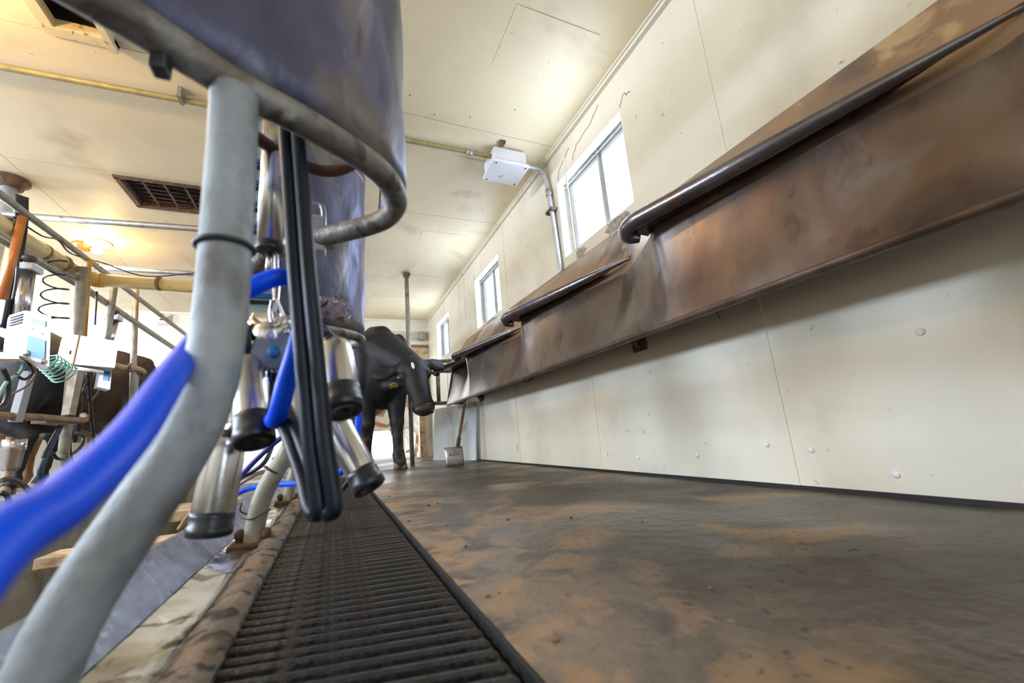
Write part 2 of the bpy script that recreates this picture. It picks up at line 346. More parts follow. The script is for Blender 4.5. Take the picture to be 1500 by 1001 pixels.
# ceiling of sheets
HATCH = [(-1.37, -1.12, 1.75, 2.44), (-1.60, -.98, 3.80, 4.24)]
ce = struct('ceiling', MB().box((XL - .1, YB - .1, ZC + .03), (XW + .14, YB, ZC + .05)), CEIL)
cy = [YB, -.05, 1.20, 2.46, 3.74, 5.0, 6.28, YF]
for a, b in zip(cy, cy[1:]):
    for x0, x1 in ((XL, -2.2), (-2.2, XW)):
        m = MB()
        holes(m, x0 + .002, x1 - .002, a + .003, b - .003, HATCH, lambda u0, u1, v0, v1: m.box((u0, v0, ZC), (u1, v1, ZC + .03)))
        obj('ceiling_panel', m, CEIL, ce)
struct('ceiling_roof', MB().box((XL - .1, YB - .1, ZC + .4), (XW + .14, YF + .1, ZC + .45)), DARK)
for (x0, x1, y0, y1) in ((.87, 1.40, 1.52, 1.90), (.87, 1.40, 2.79, 3.13), (.865, 1.38, 4.07, 4.36), (.87, 1.38, 5.35, 5.65)):
    obj('access_patch', MB().box((x0, y0, ZC - .004), (x1, y1, ZC)), CEIL, ce)
for k in range(26):
    x, y = random.uniform(.3, 1.55), random.uniform(1.0, 5)
    obj('nail_head', MB().ell((x, y, ZC - .001), (.005, .005, .004), 8), RUST, ce)
struct('trim_1', MB().box((XW - .03, YB, ZC - .028), (XW, YF, ZC)).box((XW - .045, YB, ZC - .010), (XW - .03, YF, ZC)), CREAM)
struct('trim_2', MB().box((XL, YF - .03, ZC - .03), (XW, YF, ZC)), CREAM)
struct('ground_yard', MB().box((-14, YF + .12, -.12), (16, 40, -.01)).box((-14, -30, -.12), (16, YB - .1, -.01)), EARTH)

# ceiling vents
t = thing('ceiling_hatch', 'cream framed dark open hatch in the ceiling, nearest the camera', 'hatch', (-1.2, 2.1, ZC))
x0, x1, y0, y1 = HATCH[0]
CFR = M('frame_cream', (.60, .52, .33), .5, var=.1, stains=[((.2, .12, .05), 22, .62, .7)])
obj('shaft_shade_lining', MB().box((x0, y0, ZC + .04), (x0 + .012, y1, ZC + .38)).box((x1 - .012, y0, ZC + .04), (x1, y1, ZC + .38)).box((x0, y1 - .012, ZC + .04), (x1, y1, ZC + .38)), DARK, t)  # near-black lining paints in the shade inside the hatch
obj('side_board', MB().box((x0 - .02, y0, ZC - .02), (x0 + .03, y1 + .02, ZC + .035)), CFR, t)
obj('side_board', MB().box((x1 - .012, y0, ZC - .05), (x1 + .02, y1 + .02, ZC + .035)), CFR, t)
obj('end_board', MB().box((x0 - .02, y1 - .035, ZC - .022), (x1 + .02, y1 + .02, ZC + .035)), CFR, t)
obj('end_board', MB().box((x0 - .02, y0 - .02, ZC - .022), (x1 + .02, y0 + .035, ZC + .035)), CFR, t)
t = thing('ceiling_vent', 'rusty slatted exhaust vent in the ceiling behind the blue-grey post', 'vent', (-1.3, 4.0, ZC))
x0, x1, y0, y1 = HATCH[1]
m = MB().box((x0 - .02, y0 - .02, ZC - .012), (x1 + .02, y0 + .015, ZC + .05)).box((x0 - .02, y1 - .015, ZC - .012), (x1 + .02, y1 + .02, ZC + .05)).box((x0 - .02, y0, ZC - .012), (x0 + .015, y1, ZC + .05)).box((x1 - .015, y0, ZC - .012), (x1 + .02, y1, ZC + .05))
obj('frame', m, RUST, t)
for k in range(6):
    y = y0 + .06 + k * .065
    obj('slat', MB().tube([(x0, y, ZC + .04), (x1, y + .01, ZC + .02 + .01 * (k % 2))], .006, 6), RUST, t)
for k in range(3):
    x = x0 + .14 + k * .14
    obj('cross_bar', MB().box((x, y0, ZC + .0), (x + .014, y1, ZC + .012)), RUST, t)

# ---------------------------------------------------------------- grate with its bars
gp = .0375
for gi, (ya, yb) in enumerate(((.10, 2.29), (2.31, 4.55), (4.57, 7.4))):
    g = thing('drain_grate', ['cast iron bar grate over the gutter, nearest the camera', 'dirt-caked bar grate beyond the seam, under the hanging hoses', 'farthest bar grate, beside the walking black cow'][gi], 'grate', (.04, ya, 0), 'floor grates in a row')
    obj('side_frame', MB().box((.228, ya, -.05), (.2325, yb, -.022)).box((-.152, ya, -.05), (-.148, yb, -.004)), BAR, g)
    if gi == 2:
        m = MB()
        for k in range(int((yb - ya) / gp)):
            y = ya + .02 + k * gp; m.box((-.147, y, -.04), (.225, y + .024, -.006))
        obj('grate_bars', m, BAR, g, kind='stuff'); continue
    sk = .085
    base = None
    n = int((yb - ya) / gp)
    for k in range(n):
        y = ya + gp * .5 + k * gp
        s0 = sk * (1 if gi == 0 else .0)
        if y + s0 > yb: s0 = max(0, yb - y)
        if base is None or (gi == 0 and s0 != sk):
            m = MB(); pr = [(-.007, -.05), (-.0080, -.016), (-.0065, -.008), (-.003, -.0035), (.003, -.0035), (.0065, -.008), (.0080, -.016), (.007, -.05)]
            rows = []
            for (x, yo) in ((-.147, s0), (-.144, s0), (.215, 0), (.2235, -.002)):
                q = .0 if x < .22 else -.005
                rows.append([(x, ya + gp * .5 + yo + a, b + (q if b > -.01 else 0)) for a, b in pr])
            m.grid(rows, smooth=False); m.add(rows[-1], [tuple(range(8))]); m.add(rows[0], [tuple(range(8))])
            base = obj('grate_bar', m, BAR, g); base.location.y = y - (ya + gp * .5) ; continue
        c = base.copy(); COL.objects.link(c); c.location.y = y - (ya + gp * .5); c.location.z = random.uniform(-.0015, .0005)

# crumbs of manure and straw on the floor
for k in range(30):
    r = random.random()
    x = .27 + random.random() ** 2 * 1.25; y = random.uniform(.35, 4.2); s = random.uniform(.003, .007)
    m = MB().ell((x, y, s * .4), (s * random.uniform(.8, 1.5), s, s * .55), 8)
    tag(obj('manure_crumb', m, M('crumb', (.20, .11, .05), .8, var=.4, scale=60)), 'small dried brown crumb lying on the concrete floor', 'crumb', 'crumbs scattered on the concrete floor')

# ---------------------------------------------------------------- feed manger along the right wall
PITCH = 1.45; Y0 = 1.285; YA, YE = -.9, 5.15
def saw(y):                                            # 0 at a nose, 1 in a recess
    p = ((y - Y0) / PITCH) % 1.0                       # 0 at nose, growing away from it to the next recess
    return p / .30 if p < .30 else (1 - p) / .70
ZL = 1.145
def topz(y): return 1.437 + .026 * y
ycols = [YA + (YE - YA) * i / 240 for i in range(241)]
mg = thing('feed_manger', 'long brown-stained stainless feed manger with sawtooth lips along the right wall', 'manger', (1.5, 2.4, .7))
def sx(y): return 1.30 + .20 * (saw(y) ** .9)
rows = []
for y in ycols:
    r = []
    for k in range(11):
        t = k / 10
        x = sx(y) * (1 - t) + 1.315 * t + .012 * math.sin(PI * t); z = (ZL - .02) * (1 - t) + .712 * t
        r.append((x, y, z))
    rows.append(r)
obj('front_sheet', MB().grid(rows), STEEL, mg)
rows = []
for y in ycols:
    xs = sx(y); zt = topz(y)
    rows.append([(xs, y, ZL - .02), (xs + .012, y, ZL + .01)] + [(xs + (1.625 - xs) * t, y, ZL + .01 + (zt - ZL - .01) * (t ** .9)) for t in (.15, .3, .45, .6, .75, .9, 1)])
obj('deck_sheet', MB().grid(rows), DECK, mg)
fr_ = MB().grid([[(1.311, y, .714), (1.313, y, .702), (1.318, y, .692), (1.330, y, .688)] for y in ycols])
obj('bottom_flange', fr_, M('flange_dark', (.13, .09, .07), .5, .4, var=.4, scale=8), mg, thick=.003)
rows = [[(1.318, y, .712), (1.5, y, .80), (1.63, y, .83)] for y in ycols]
obj('bottom_sheet', MB().grid(rows), STEEL, mg)
pe = [(sx(YE), ZL), (1.315, .712), (1.36, .712), (1.63, .83), (1.625, topz(YE))]
obj('end_plate', MB().prism(pe, YE - .004, YE, 'y'), STEEL, mg)
for k in range(-1, 4):
    yn = Y0 + PITCH * k
    if yn > YE + 1: continue
    if k == 3: yn = 5.20
    ynear = yn - 1.02
    # outer edge of the lip: from the recess out to the rounded nose and back
    out = [(1.50, ynear - .08, ZL + .045), (1.405, ynear + .22, ZL + .03), (1.335, ynear + .48, ZL + .022), (1.262, ynear + .74, ZL + .014), (1.205, yn - .10, ZL + .008), (1.185, yn - .04, ZL + .004), (1.180, yn + .01, ZL - .004), (1.195, yn + .045, ZL - .014), (1.225, yn + .055, ZL - .026), (1.262, yn + .035, ZL - .036)]
    out = [(x, min(y, 5.24), z) for x, y, z in out]
    obj('rolled_lip', MB().tube(out, [.006, .024, .032, .035, .035, .035, .034, .032, .029, .018], 16), LIP, mg)
    fl_ = MB(); inner = []
    for (x, y, z) in out[:8]:
        inner.append((min(sx(min(y, yn - .002)) + .02, 1.5), y, z + .004))
    fl_.grid([[a, ((a[0] + b[0]) / 2, (a[1] + b[1]) / 2, (a[2] + b[2]) / 2 + .004), b] for a, b in zip(out[:8], inner)])
    obj('lip_flange', fl_, STEEL, mg, thick=.006)
for y in (1.84, 4.70, -.4):
    t = thing('manger_bracket', {1.84: 'rusty bolted wall bracket under the manger, the nearer one', 4.70: 'small rusty wall bracket under the manger near the shovel', -.4: 'rusty wall bracket under the manger behind the camera'}[y], 'bracket', (XW - .02, y, .76))
    obj('plate', MB().bevbox((XW - .018, y - .055, .70), (XW, y + .055, .83), .004), RUST, t)
    obj('arm', MB().prism([(XW - .12, .80), (XW - .018, .72), (XW - .018, .83), (XW - .12, .83)], y - .02, y + .02, 'y'), RUST, t)
    obj('bolt', MB().lathe([(0, 0), (0, .014), (.014, .014), (.014, 0)], (XW - .018, y - .035, .745), (-1, 0, 0), 6), RUST, t)
t = obj('loose_cable', MB().tube([(1.600,3.548,0.817), (1.600,3.390,0.748), (1.600,3.245,0.746), (1.600,3.189,0.816)], .006, 8), RUBBER)
tag(t, 'short black cable loop hanging below the manger', 'cable')

# ---------------------------------------------------------------- ceiling conduit, junction box, downpipe
t = thing('ceiling_conduit', 'long olive-stained conduit crossing the ceiling to the junction box', 'conduit', (0, 2.7, 2.46))
obj('pipe', MB().tube([(XL, 2.80, 2.47), (-1.7, 2.74, 2.47), (.5, 2.665, 2.47), (1.13, 2.63, 2.45)], .019, 12), OLIVE, t)
obj('coupling', MB().tube([(.92, 2.642, 2.455), (.97, 2.639, 2.453)], .027, 12), PIPE, t)
for x in (-.9, .3):
    obj('pipe_clip', MB().box((x, 2.66, ZC - .07), (x + .02, 2.74, ZC)), PIPE, t)
t = thing('junction_box', 'grey-white electrical junction box on the ceiling beside the wall', 'box', (1.28, 2.68, 2.44))
obj('housing', MB().bevbox((1.12, 2.56, 2.375), (1.40, 2.80, 2.50), .012), BOXW, t)
obj('lid', MB().bevbox((1.105, 2.545, 2.355), (1.415, 2.815, 2.385), .008), BOXW, t)
for x, y in ((1.135, 2.57), (1.385, 2.57), (1.135, 2.79), (1.385, 2.79)):
    obj('screw', MB().lathe([(0, .008), (.004, .008), (.004, 0)], (x, y, 2.357), (0, 0, -1), 10), RUST, t)
obj('mounting_tab', MB().box((1.30, 2.80, 2.50), (1.34, 2.86, 2.515)).box((1.16, 2.50, 2.50), (1.20, 2.56, 2.515)), RUST, t)
t = thing('wall_conduit', 'grey bent conduit running from junction box down the window wall', 'conduit', (1.6, 2.6, 2.0))
obj('pipe', MB().tube([(1.41, 2.66, 2.44), (1.47, 2.655, 2.445), (1.545, 2.645, 2.43), (1.585, 2.635, 2.385), (1.60, 2.625, 2.31), (1.605, 2.60, 2.05), (1.608, 2.585, 1.75), (1.61, 2.575, 1.47)], .019, 14), M('conduit_galv', (.50, .52, .55), .38, .5), t)
obj('coupling', MB().tube([(1.604, 2.615, 2.23), (1.604, 2.61, 2.17)], .026, 14), PIPE, t)
obj('pipe_strap', MB().box((1.58, 2.56, 2.02), (XW, 2.66, 2.045)), RUST, t)

# ---------------------------------------------------------------- far standing pole, shovel, board, barrier
t = thing('steel_pole', 'slim grey steel pole from floor to ceiling beside the walking cow', 'pole', (.89, 5.29, 0))
obj('shaft', MB().tube([(.893, 5.29, 0), (.885, 5.29, 1.2), (.878, 5.29, 2.50)], .028, 14, smooth_path=False), PIPE, t)
obj('ceiling_flange', MB().lathe([(0, 0), (0, .035), (.05, .055), (.06, .055)], (.878, 5.29, 2.45), (0, 0, 1), 16), RUST, t)
t = thing('manure_shovel', 'scraper shovel with wooden handle leaning under the manger end', 'shovel', (1.18, 4.50, 0))
hb = Vector((1.245, 4.50, .17)); ht = Vector((1.520,4.440,1.442))
obj('handle', MB().tube([hb, hb.lerp(ht, .5), ht], [.017, .018, .019], 12), WOOD, t)
obj('socket', MB().tube([hb + Vector((-.01, 0, -.05)), hb.lerp(ht, .10)], [.026, .022], 12), RUST, t)
rows = []
for i in range(7):
    z = .20 - i * .20 / 6
    rows.append([(1.10 + .20 * k / 6, 4.50 - .02 * math.cos((k - 3) / 3 * 1.2) - .035 * math.sin(i / 6 * 2.4), z) for k in range(7)])
obj('blade', MB().grid(rows), M('shovel_alu', (.44, .42, .40), .4, .6, var=.25, scale=12, stains=[((.15, .1, .06), 12, .58, .7)]), t, thick=.006)
for x in (1.15, 1.19, 1.23):
    obj('rivet', MB().ell((x, 4.43, .12), (.008, .005, .008), 8), RUBBER, t)
rows = []
for i in range(13):
    s = i / 12; x = 1.31 + .25 * s; y = 6.0 - 1.15 * s
    if i == 12: x += .01
    rows.append([(x, y, .012), (x + .015, y, .3), (x + .03, y - .01, .50), (x + .045, y - .015, .72 - .015 * s)])
rows.append([(1.570, 4.84, .20), (1.578, 4.82, .34), (1.585, 4.81, .5), (1.60, 4.80, .70)])
tag(obj('leaning_board', MB().grid(rows, smooth=False), M('board_white', (.74, .77, .76), .5, var=.06, stains=[((.4, .38, .33), 4, .62, .75)]), thick=.012), 'warped white plastic board leaning on the wall behind the shovel', 'board')
t = thing('exit_gate', 'dark steel gate rails under the far end of the manger', 'gate', (1.3, 5.6, 0))
obj('rail', MB().tube([(1.05, 5.55, .775), (1.60, 5.35, .745)], .026, 12), PIPE, t)
obj('rail', MB().tube([(1.02, 5.9, 1.42), (1.62, 5.8, 1.40)], .03, 12), PIPE, t)
obj('upright', MB().tube([(1.30, 5.50, .76), (1.30, 5.50, 1.15)], .028, 12), PIPE, t)
obj('upright', MB().tube([(1.58, 5.36, .64), (1.58, 5.36, .86)], .03, 12), RUST, t)

# ---------------------------------------------------------------- rump guards: plate, serpentine tube, hoop
def guard(dy, label, full=True):
    o = (0, dy, 0)
    t = thing('rump_guard', label, 'guard', (0, .8 + dy, .78), 'curved rump guards along the pit edge')
    path = [(-.50, .31), (-.34, .405), (-.215, .487)][0 if dy == 0 else 2:] + [(-.127, .553), (-.042, .597), (.045, .659), (.089, .710), (.112, .775), (.104, .835), (.070, .885), (-.018, .960), (-.10, 1.03), (-.17, 1.12), (-.215, 1.30), (-.245, 1.50), (-.215, 1.697)]
    P = [(x, y + dy, .78) for x, y in path]
    obj('lower_tube', MB().tube(P, .0225, 16), TUBE, t)
    # plate following the outside of the tube up
    pp = [(-.51, .295), (-.35, .39), (-.222, .471)][0 if dy == 0 else 2:] + [(-.127, .537), (-.039, .580), (.052, .644), (.102, .702), (.129, .773), (.121, .83), (.105, .862), (.088, .880)]
    Q = []
    for i in range(len(pp) - 1):
        p0, p1, p2, p3 = [Vector(pp[max(0, min(len(pp) - 1, i + j))]) for j in (-1, 0, 1, 2)]
        for k in range(6):
            s = k / 6; Q.append(.5 * ((2 * p1) + (p2 - p0) * s + (2 * p0 - 5 * p1 + 4 * p2 - p3) * s * s + (3 * p1 - p0 - 3 * p2 + p3) * s ** 3))
    Q.append(Vector(pp[-1])); n = len(Q)
    rows = []
    for i, q in enumerate(Q):
        e = (n - 1 - i) / 9.0                                     # rounded upper corner at the back end
        zt = 1.63 - (.09 * (1 - min(1, e)) ** 2)
        zb = .792
        dent = .004 * math.sin(i * .9)
        rows.append([(q.x + (.003 * math.sin(k * 1.1 + i * .3)), q.y + dy + dent * math.sin(k * .8), zb + (zt - zb) * k / 16) for k in range(17)])
    obj('splash_plate', MB().grid(rows), PLATE, t, thick=.004)
    H = [(-.20, .74), (-.141, .82), (-.085, .868), (-.033, .889), (.015, .865), (.055, .80), (.075, .72)]
    obj('inner_hoop', MB().tube([(x, y + dy, .90) for x, y in H], .013, 12), HOOP, t, label='rust-brown inner hoop')
    top = [(x, y + dy, 1.60) for x, y in path[:-5]]
    obj('upper_tube', MB().tube(top, .02, 12), TUBE, t)
    obj('tube_clamp', MB().bevbox((-.062, .965 + dy, .745), (-.022, 1.01 + dy, .835), .006), BOXW, t)
    obj('clamp_bolt', MB().tube([(-.075, .985 + dy, .765), (-.005, .985 + dy, .765)], .008, 8), PIPE, t)
    obj('bar_hanger', MB().tube([(-.10, 1.00 + dy, .875), (-.045, .99 + dy, .875), (-.030, .985 + dy, .86), (-.027, .985 + dy, .80)], .006, 8), GALV, t)
    obj('weld_stub', MB().lathe([(0, 0), (0, .010), (.012, .008), (.014, 0)], (.03, .945 + dy, .80), (0, 0, 1), 10), RUST, t)
    return t
g1 = guard(0, 'large blue-grey curved rump guard, nearest, filling the top of the view')
obj('lug', MB().bevbox((-.199, .500, .738), (-.182, .522, .765), .003), RUBBER, g1, label='black square lug under the tube')
g2 = guard(1.21, 'torn blue-grey rump guard hanging behind the hoses, second from the camera')
g3 = guard(2.42, 'rump guard hidden third in line beside the walking cow')
# torn flake low on the second guard
rows = []
fp = [(-.075, 1.768), (-.039, 1.790), (.007, 1.820), (.052, 1.854), (.085, 1.889)]
for i in range(17):
    a = i / 16 * 3.999; k0 = int(a); u = a - k0; x = fp[k0][0] * (1 - u) + fp[k0 + 1][0] * u; y = fp[k0][1] * (1 - u) + fp[k0 + 1][1] * u
    hgt = .055 + .06 * math.sin(PI * i / 16) + random.uniform(-.008, .012)
    rows.append([(x + random.uniform(-.002, .002), y - .006 - .010 * math.sin(PI * i / 16) * math.sin(PI * min(1, k / 5)) + random.uniform(-.002, .002), .822 + random.uniform(-.004, .004) + hgt * k / 6) for k in range(7)])
obj('torn_flake', MB().grid(rows), M('flake', (.17, .13, .16), .6, .3, var=.5, scale=30, bump=.8, stains=[((.5, .52, .6), 26, .6, .66), ((.10, .04, .02), 20, .55, .65)]), g2, label='dented torn rusty flake')
obj('tear_hole', MB().prism([(.0, 0), (.010, .012), (.006, .02), (.016, .035), (.008, .030), (-.008, .008)], 0, .003, 'y').__class__().prism([(-.048, .86), (-.032, .866), (-.024, .895), (-.032, .888), (-.046, .872), (-.062, .855)], 1.757, 1.760, 'y'), DARK, g2)

# ---------------------------------------------------------------- bent support posts
def post(dy, mat, label):
    t = thing('bent_post', label, 'post', (-.25, .55 + dy, 0), 'bent pipe posts on the pit edge')
    P = [(-.248, -.005), (-.243, .06), (-.231, .13), (-.212, .185), (-.184, .24), (-.150, .305), (-.131, .36), (-.124, .42), (-.122, .50), (-.123, .60), (-.124, .70), (-.126, .765)]
    obj('pipe', MB().tube([(x, .55 + dy, z) for x, z in P], .0275 if dy < 1 else .031, 20), mat, t)
    obj('base_plate', MB().bevbox((-.315, .49 + dy, -.008), (-.20, .61 + dy, .008), .004), RUST, t)
    for x, y in ((-.292, .57), (-.208, .53)):
        obj('anchor_bolt', MB().ell((x, y + dy, .03), (.017, .017, .02), 12).tube([(x, y + dy, 0), (x, y + dy, .03)], .012, 10), RUST, t)
    zt = .545 if dy < 1 else .235
    xt = -.1225 if dy < 1 else -.198
    tilt = 0 if dy < 1 else .55
    rr_ = .0295 if dy < 1 else .033
    ring = [(xt + rr_ * math.cos(a) * math.cos(tilt), .55 + dy + rr_ * math.sin(a), zt - rr_ * math.cos(a) * math.sin(tilt)) for a in [2 * PI * k / 20 for k in range(21)]]
    obj('cable_tie', MB().tube(ring, .0035, 8, smooth_path=False), RUBBER, t)
    return t
post(0, POST, 'thick pale blue-grey bent post, out of focus at the left')
p2 = post(1.21, POST2, 'dirty grey-tan bent post with rusty bolted foot, second from the camera')
post(2.42, POST2, 'third bent post, small and half hidden behind the milking cups')
obj('wire_twist', MB().tube([(-.285, 1.74, .09), (-.25, 1.722, .085), (-.215, 1.73, .10), (-.20, 1.75, .105), (-.215, 1.79, .095), (-.26, 1.80, .09), (-.29, 1.76, .11), (-.285, 1.74, .14)], .003, 6), RUST, p2)

# splash kick sheet along the pit edge
for i, (a, b) in enumerate(((.0, 1.93), (1.935, 3.95), (3.955, 7.3))):
    rows = [[(-.333, y, .004), (-.345, y, .02), (-.375, y, .055), (-.402, y, .092), (-.407, y, .094), (-.41, y, .088)] for y in (a, (a + b) / 2, b)]
    tag(obj('kick_sheet', MB().grid(rows, smooth=False), GALV, thick=.003), ['galvanised kick sheet leaning over the pit, nearest the camera', 'second galvanised kick sheet, beyond the seam at the bolted post', 'farthest galvanised kick sheet along the pit edge'][i], 'sheet', 'kick sheets along the pit')

# ---------------------------------------------------------------- milking cluster
cl = thing('milking_cluster', 'milking claw with four steel cups hanging beside the pale post', 'milking claw', (-0.102,0.828,0.495))
def cup(a, b, r, bl, parent=cl, bell=.0):
    r *= 1.14
    a, b = Vector(a), Vector(b); d = (b - a); Ln = d.length; d.normalize(); s = Ln - bl
    c = obj('teat_cup', MB().lathe([(0, 0), (0, r * .45), (.004, r * .62), (.012, r * .88), (.022, r * .97), (.035, r), (s * .97, r * 1.02), (s, r * 1.0), (s + .001, r * .7)], a, d, 28), CHROME, parent)
    e = r * 1.0 + .0008
    obj('rubber_liner', MB().lathe([(s - .004, r * .9), (s - .004, e), (s + .004, e * 1.02), (s + bl * .5, e * .98), (s + bl * .55, e * 1.04), (s + bl * .95, e * 1.04), (s + bl, e * .96), (s + bl, r * .42), (s + bl - .02, r * .36), (s + bl - .02, 0)], a, d, 28), RUBBER, c)
    obj('liner_tip', MB().lathe([(-.012, .0), (-.012, r * .30), (.002, r * .40), (.004, 0)], a, d, 16), RUBBER, c)
    return a
a1 = cup((-0.003,0.786,0.487), (0.015,0.720,0.354), .0262, .040)
a2 = cup((-0.002,0.906,0.358), (0.065,0.843,0.220), .0245, .034)
a3 = cup((-0.145,0.852,0.475), (-0.114,0.776,0.316), .0250, .044)
a4 = cup((-0.166,0.851,0.332), (-0.182,0.851,0.177), .0265, .034)
C = Vector((-0.103,0.841,0.492))
obj('claw_body', MB().lathe([(0, 0), (0, .020), (.008, .030), (.022, .034), (.040, .030), (.052, .018), (.055, 0)], (-0.110,0.861,0.532), Vector((0.02, -.25, -1)), 24).tube([(-0.146,0.879,0.550), (-0.112,0.877,0.542), (-0.071,0.860,0.538)], [.014, .024, .014], 16), CHROME2, cl)
dk = Vector(az) * -1
dd = Vector((.40, -.88, .05)).normalized()
obj('valve_disc', MB().lathe([(0, 0), (0, .034), (.005, .037), (.010, .036), (.013, .030), (.012, .012), (.015, .008), (.015, 0)], Vector((-0.100,0.837,0.478)), Vector((.02, -.98, .05)), 30), PLAST, cl, label='dark grey-blue round disc')
obj('valve_button', MB().lathe([(0, .0105), (.007, .0105), (.010, .007), (.010, 0)], Vector((-0.099,0.823,0.473)), Vector((.02, -.98, .05)), 18), BLUE2, cl, label='bright blue button')
obj('hanger_loop', MB().tube([(-0.107,0.833,0.575), (-0.110,0.840,0.553), (-0.104,0.832,0.527), (-0.095,0.828,0.526), (-0.090,0.833,0.546), (-0.097,0.831,0.566), (-0.101,0.830,0.577)], .0035, 8).tube([(-0.108,0.852,0.682), (-0.105,0.850,0.639), (-0.103,0.846,0.606), (-0.101,0.831,0.572)], [.004, .0045, .0065, .005], 10), CHROME, cl)
for (p, q, pts) in ((a1, 0, [(-0.070,0.830,0.522), (-0.044,0.807,0.522), (-0.020,0.767,0.504)]), (a2, 0, [(-0.075,0.869,0.505), (-0.052,0.904,0.458), (-0.026,0.898,0.388)]), (a3, 0, [(-0.138,0.858,0.528), (-0.145,0.843,0.511), (-0.143,0.826,0.488)]), (a4, 0, [(-0.122,0.880,0.455), (-0.131,0.885,0.404), (-0.160,0.878,0.350)])):
    obj('short_hose', MB().tube([*pts, p], .0085, 10), RUBBER, cl)
for pts in ([(-0.123,0.881,0.455), (-0.121,0.904,0.400), (-0.106,0.931,0.355)], [(-0.092,0.867,0.452), (-0.097,0.896,0.391), (-0.083,0.928,0.327)], [(-0.112,0.888,0.449), (-0.109,0.895,0.417), (-0.104,0.924,0.381)]):
    obj('nipple_stub', MB().tube(pts, .0075, 10), CHROME2 if pts[0][0] == 0 else RUBBER, cl)
for px_ in ((-0.071,0.840,0.528), (-0.142,0.868,0.544), (-0.069,0.847,0.494), (-0.139,0.875,0.506)):
    obj('claw_nozzle', MB().tube([C + (Vector(px_) - C) * .35, px_], .009, 12), CHROME, cl)
# retracting cylinder above it
rc = thing('retract_cylinder', 'upright stainless retracting cylinder above the milking claw', 'cylinder', (-0.119,0.856,0.687))
top, bot = Vector((-0.128,0.838,1.007)), Vector((-0.119,0.855,0.691))
top = Vector((bot.x - .002, bot.y + .0, bot.z + .34))
obj('barrel', MB().tube([bot, top], .0225, 24), CHROME2, rc)
obj('end_cap', MB().lathe([(-.012, 0), (-.012, .022), (-.008, .025), (.004, .025), (.004, 0)], bot, (0, 0, 1), 24), RUBBER, rc)
obj('rod', MB().tube([bot, bot - Vector((0, 0, .06))], .005, 10), CHROME, rc)
obj('barrel', MB().tube([bot + Vector((.035, .02, .0)), top + Vector((.035, .02, .0))], .010, 14), BOXW, rc, label='slim pale side tube')
# twin pulsation hose, falling and looping back up
pts = [(-0.074,0.659,0.863), (-0.067,0.645,0.789), (-0.055,0.632,0.662), (-0.042,0.614,0.525), (-0.029,0.604,0.405), (-0.018,0.589,0.306), (-0.007,0.579,0.236), (-0.010,0.584,0.223), (-0.018,0.597,0.230), (-0.029,0.633,0.263), (-0.053,0.692,0.320), (-0.085,0.803,0.379), (-0.108,0.900,0.438), (-0.112,0.905,0.472)]
for s, (off, lab) in enumerate((((-.0098, .001), 'left strand of the black twin pulsation hose by the cups'), ((.0098, -.003), 'right strand of the black twin pulsation hose by the cups'))):
    P = [(Vector(p) + Vector((.92, -.39, 0)) * off[0] * (1 if i < 7 else .8) + Vector((0, off[1], 0))) for i, p in enumerate(pts)]
    tag(obj('pulsation_hose', MB().tube(P, .0104, 14, res=8), HOSE), lab, 'hose', 'twin black hose')
# thick blue milk hose
pts = [(-0.127,0.230,0.257), (-0.130,0.261,0.272), (-0.130,0.308,0.285), (-0.132,0.380,0.319), (-0.144,0.483,0.375), (-0.162,0.630,0.450), (-0.141,0.672,0.516), (-0.104,0.671,0.546), (-0.074,0.676,0.561), (-0.053,0.691,0.555), (-0.044,0.685,0.517), (-0.050,0.678,0.460), (-0.065,0.689,0.400), (-0.074,0.702,0.361), (-0.083,0.737,0.348), (-0.098,0.813,0.366), (-0.118,0.905,0.439)]
tag(obj('milk_hose', MB().tube(pts, .0138, 20, res=10), BLUE), 'thick bright blue milk hose sweeping across the lower left foreground', 'hose')

# farther hoses between the posts
def hose(pts, r, mat, label, name='hose'):
    return tag(obj(name, MB().tube(pts, r, 10, res=8), mat), label, 'hose')
hose([(0.024,1.698,0.649), (0.071,1.605,0.489), (0.079,1.578,0.353), (0.039,1.626,0.227), (-0.040,1.728,0.183), (-0.149,2.005,0.166), (-0.281,2.178,0.160), (-0.398,2.349,0.130), (-0.513,2.415,0.069)], .012, BLUE, 'blue hose looping behind the cups to the second post', 'milk_hose')
hose([(0.064,1.708,0.308), (0.070,1.673,0.210), (0.030,1.706,0.146), (-0.021,1.730,0.140), (-0.062,1.848,0.190), (-0.086,1.946,0.295)], .009, RUBBER, 'black hose loop hanging low over the grate', 'air_hose')
hose([(-0.184,2.191,0.388), (-0.263,2.186,0.324), (-0.361,2.253,0.228), (-0.458,2.327,0.101), (-0.570,2.462,-0.018)], .012, M('purple_hose', (.05, .05, .30), .35), 'dark blue-violet hose slanting past the second post foot', 'milk_hose')
hose([(-0.269,2.353,0.341), (-0.298,2.275,0.250), (-0.413,2.343,0.183), (-0.528,2.414,0.101), (-0.615,2.539,-0.024)], .010, RUBBER, 'black hose slanting beside the violet hose', 'air_hose')
hose([(-0.225,2.252,0.213), (-0.312,2.291,0.212), (-0.413,2.348,0.162), (-0.528,2.462,0.136), (-0.610,2.517,0.061), (-0.686,2.628,-0.028)], .009, M('tan_hose', (.42, .30, .18), .5), 'tan hose curling over the kick sheet', 'air_hose')
hose([(-0.107,2.024,0.471), (-0.086,1.933,0.350), (-0.124,1.969,0.271), (-0.194,2.065,0.233), (-0.242,2.133,0.273)], .006, RUBBER, 'thin black cable coiled behind the second post', 'cable')
hose([(-0.169,2.191,0.362), (-0.192,2.165,0.279), (-0.233,2.199,0.217), (-0.196,2.190,0.184)], .005, BOXG, 'thin grey cable beside the second post', 'cable')
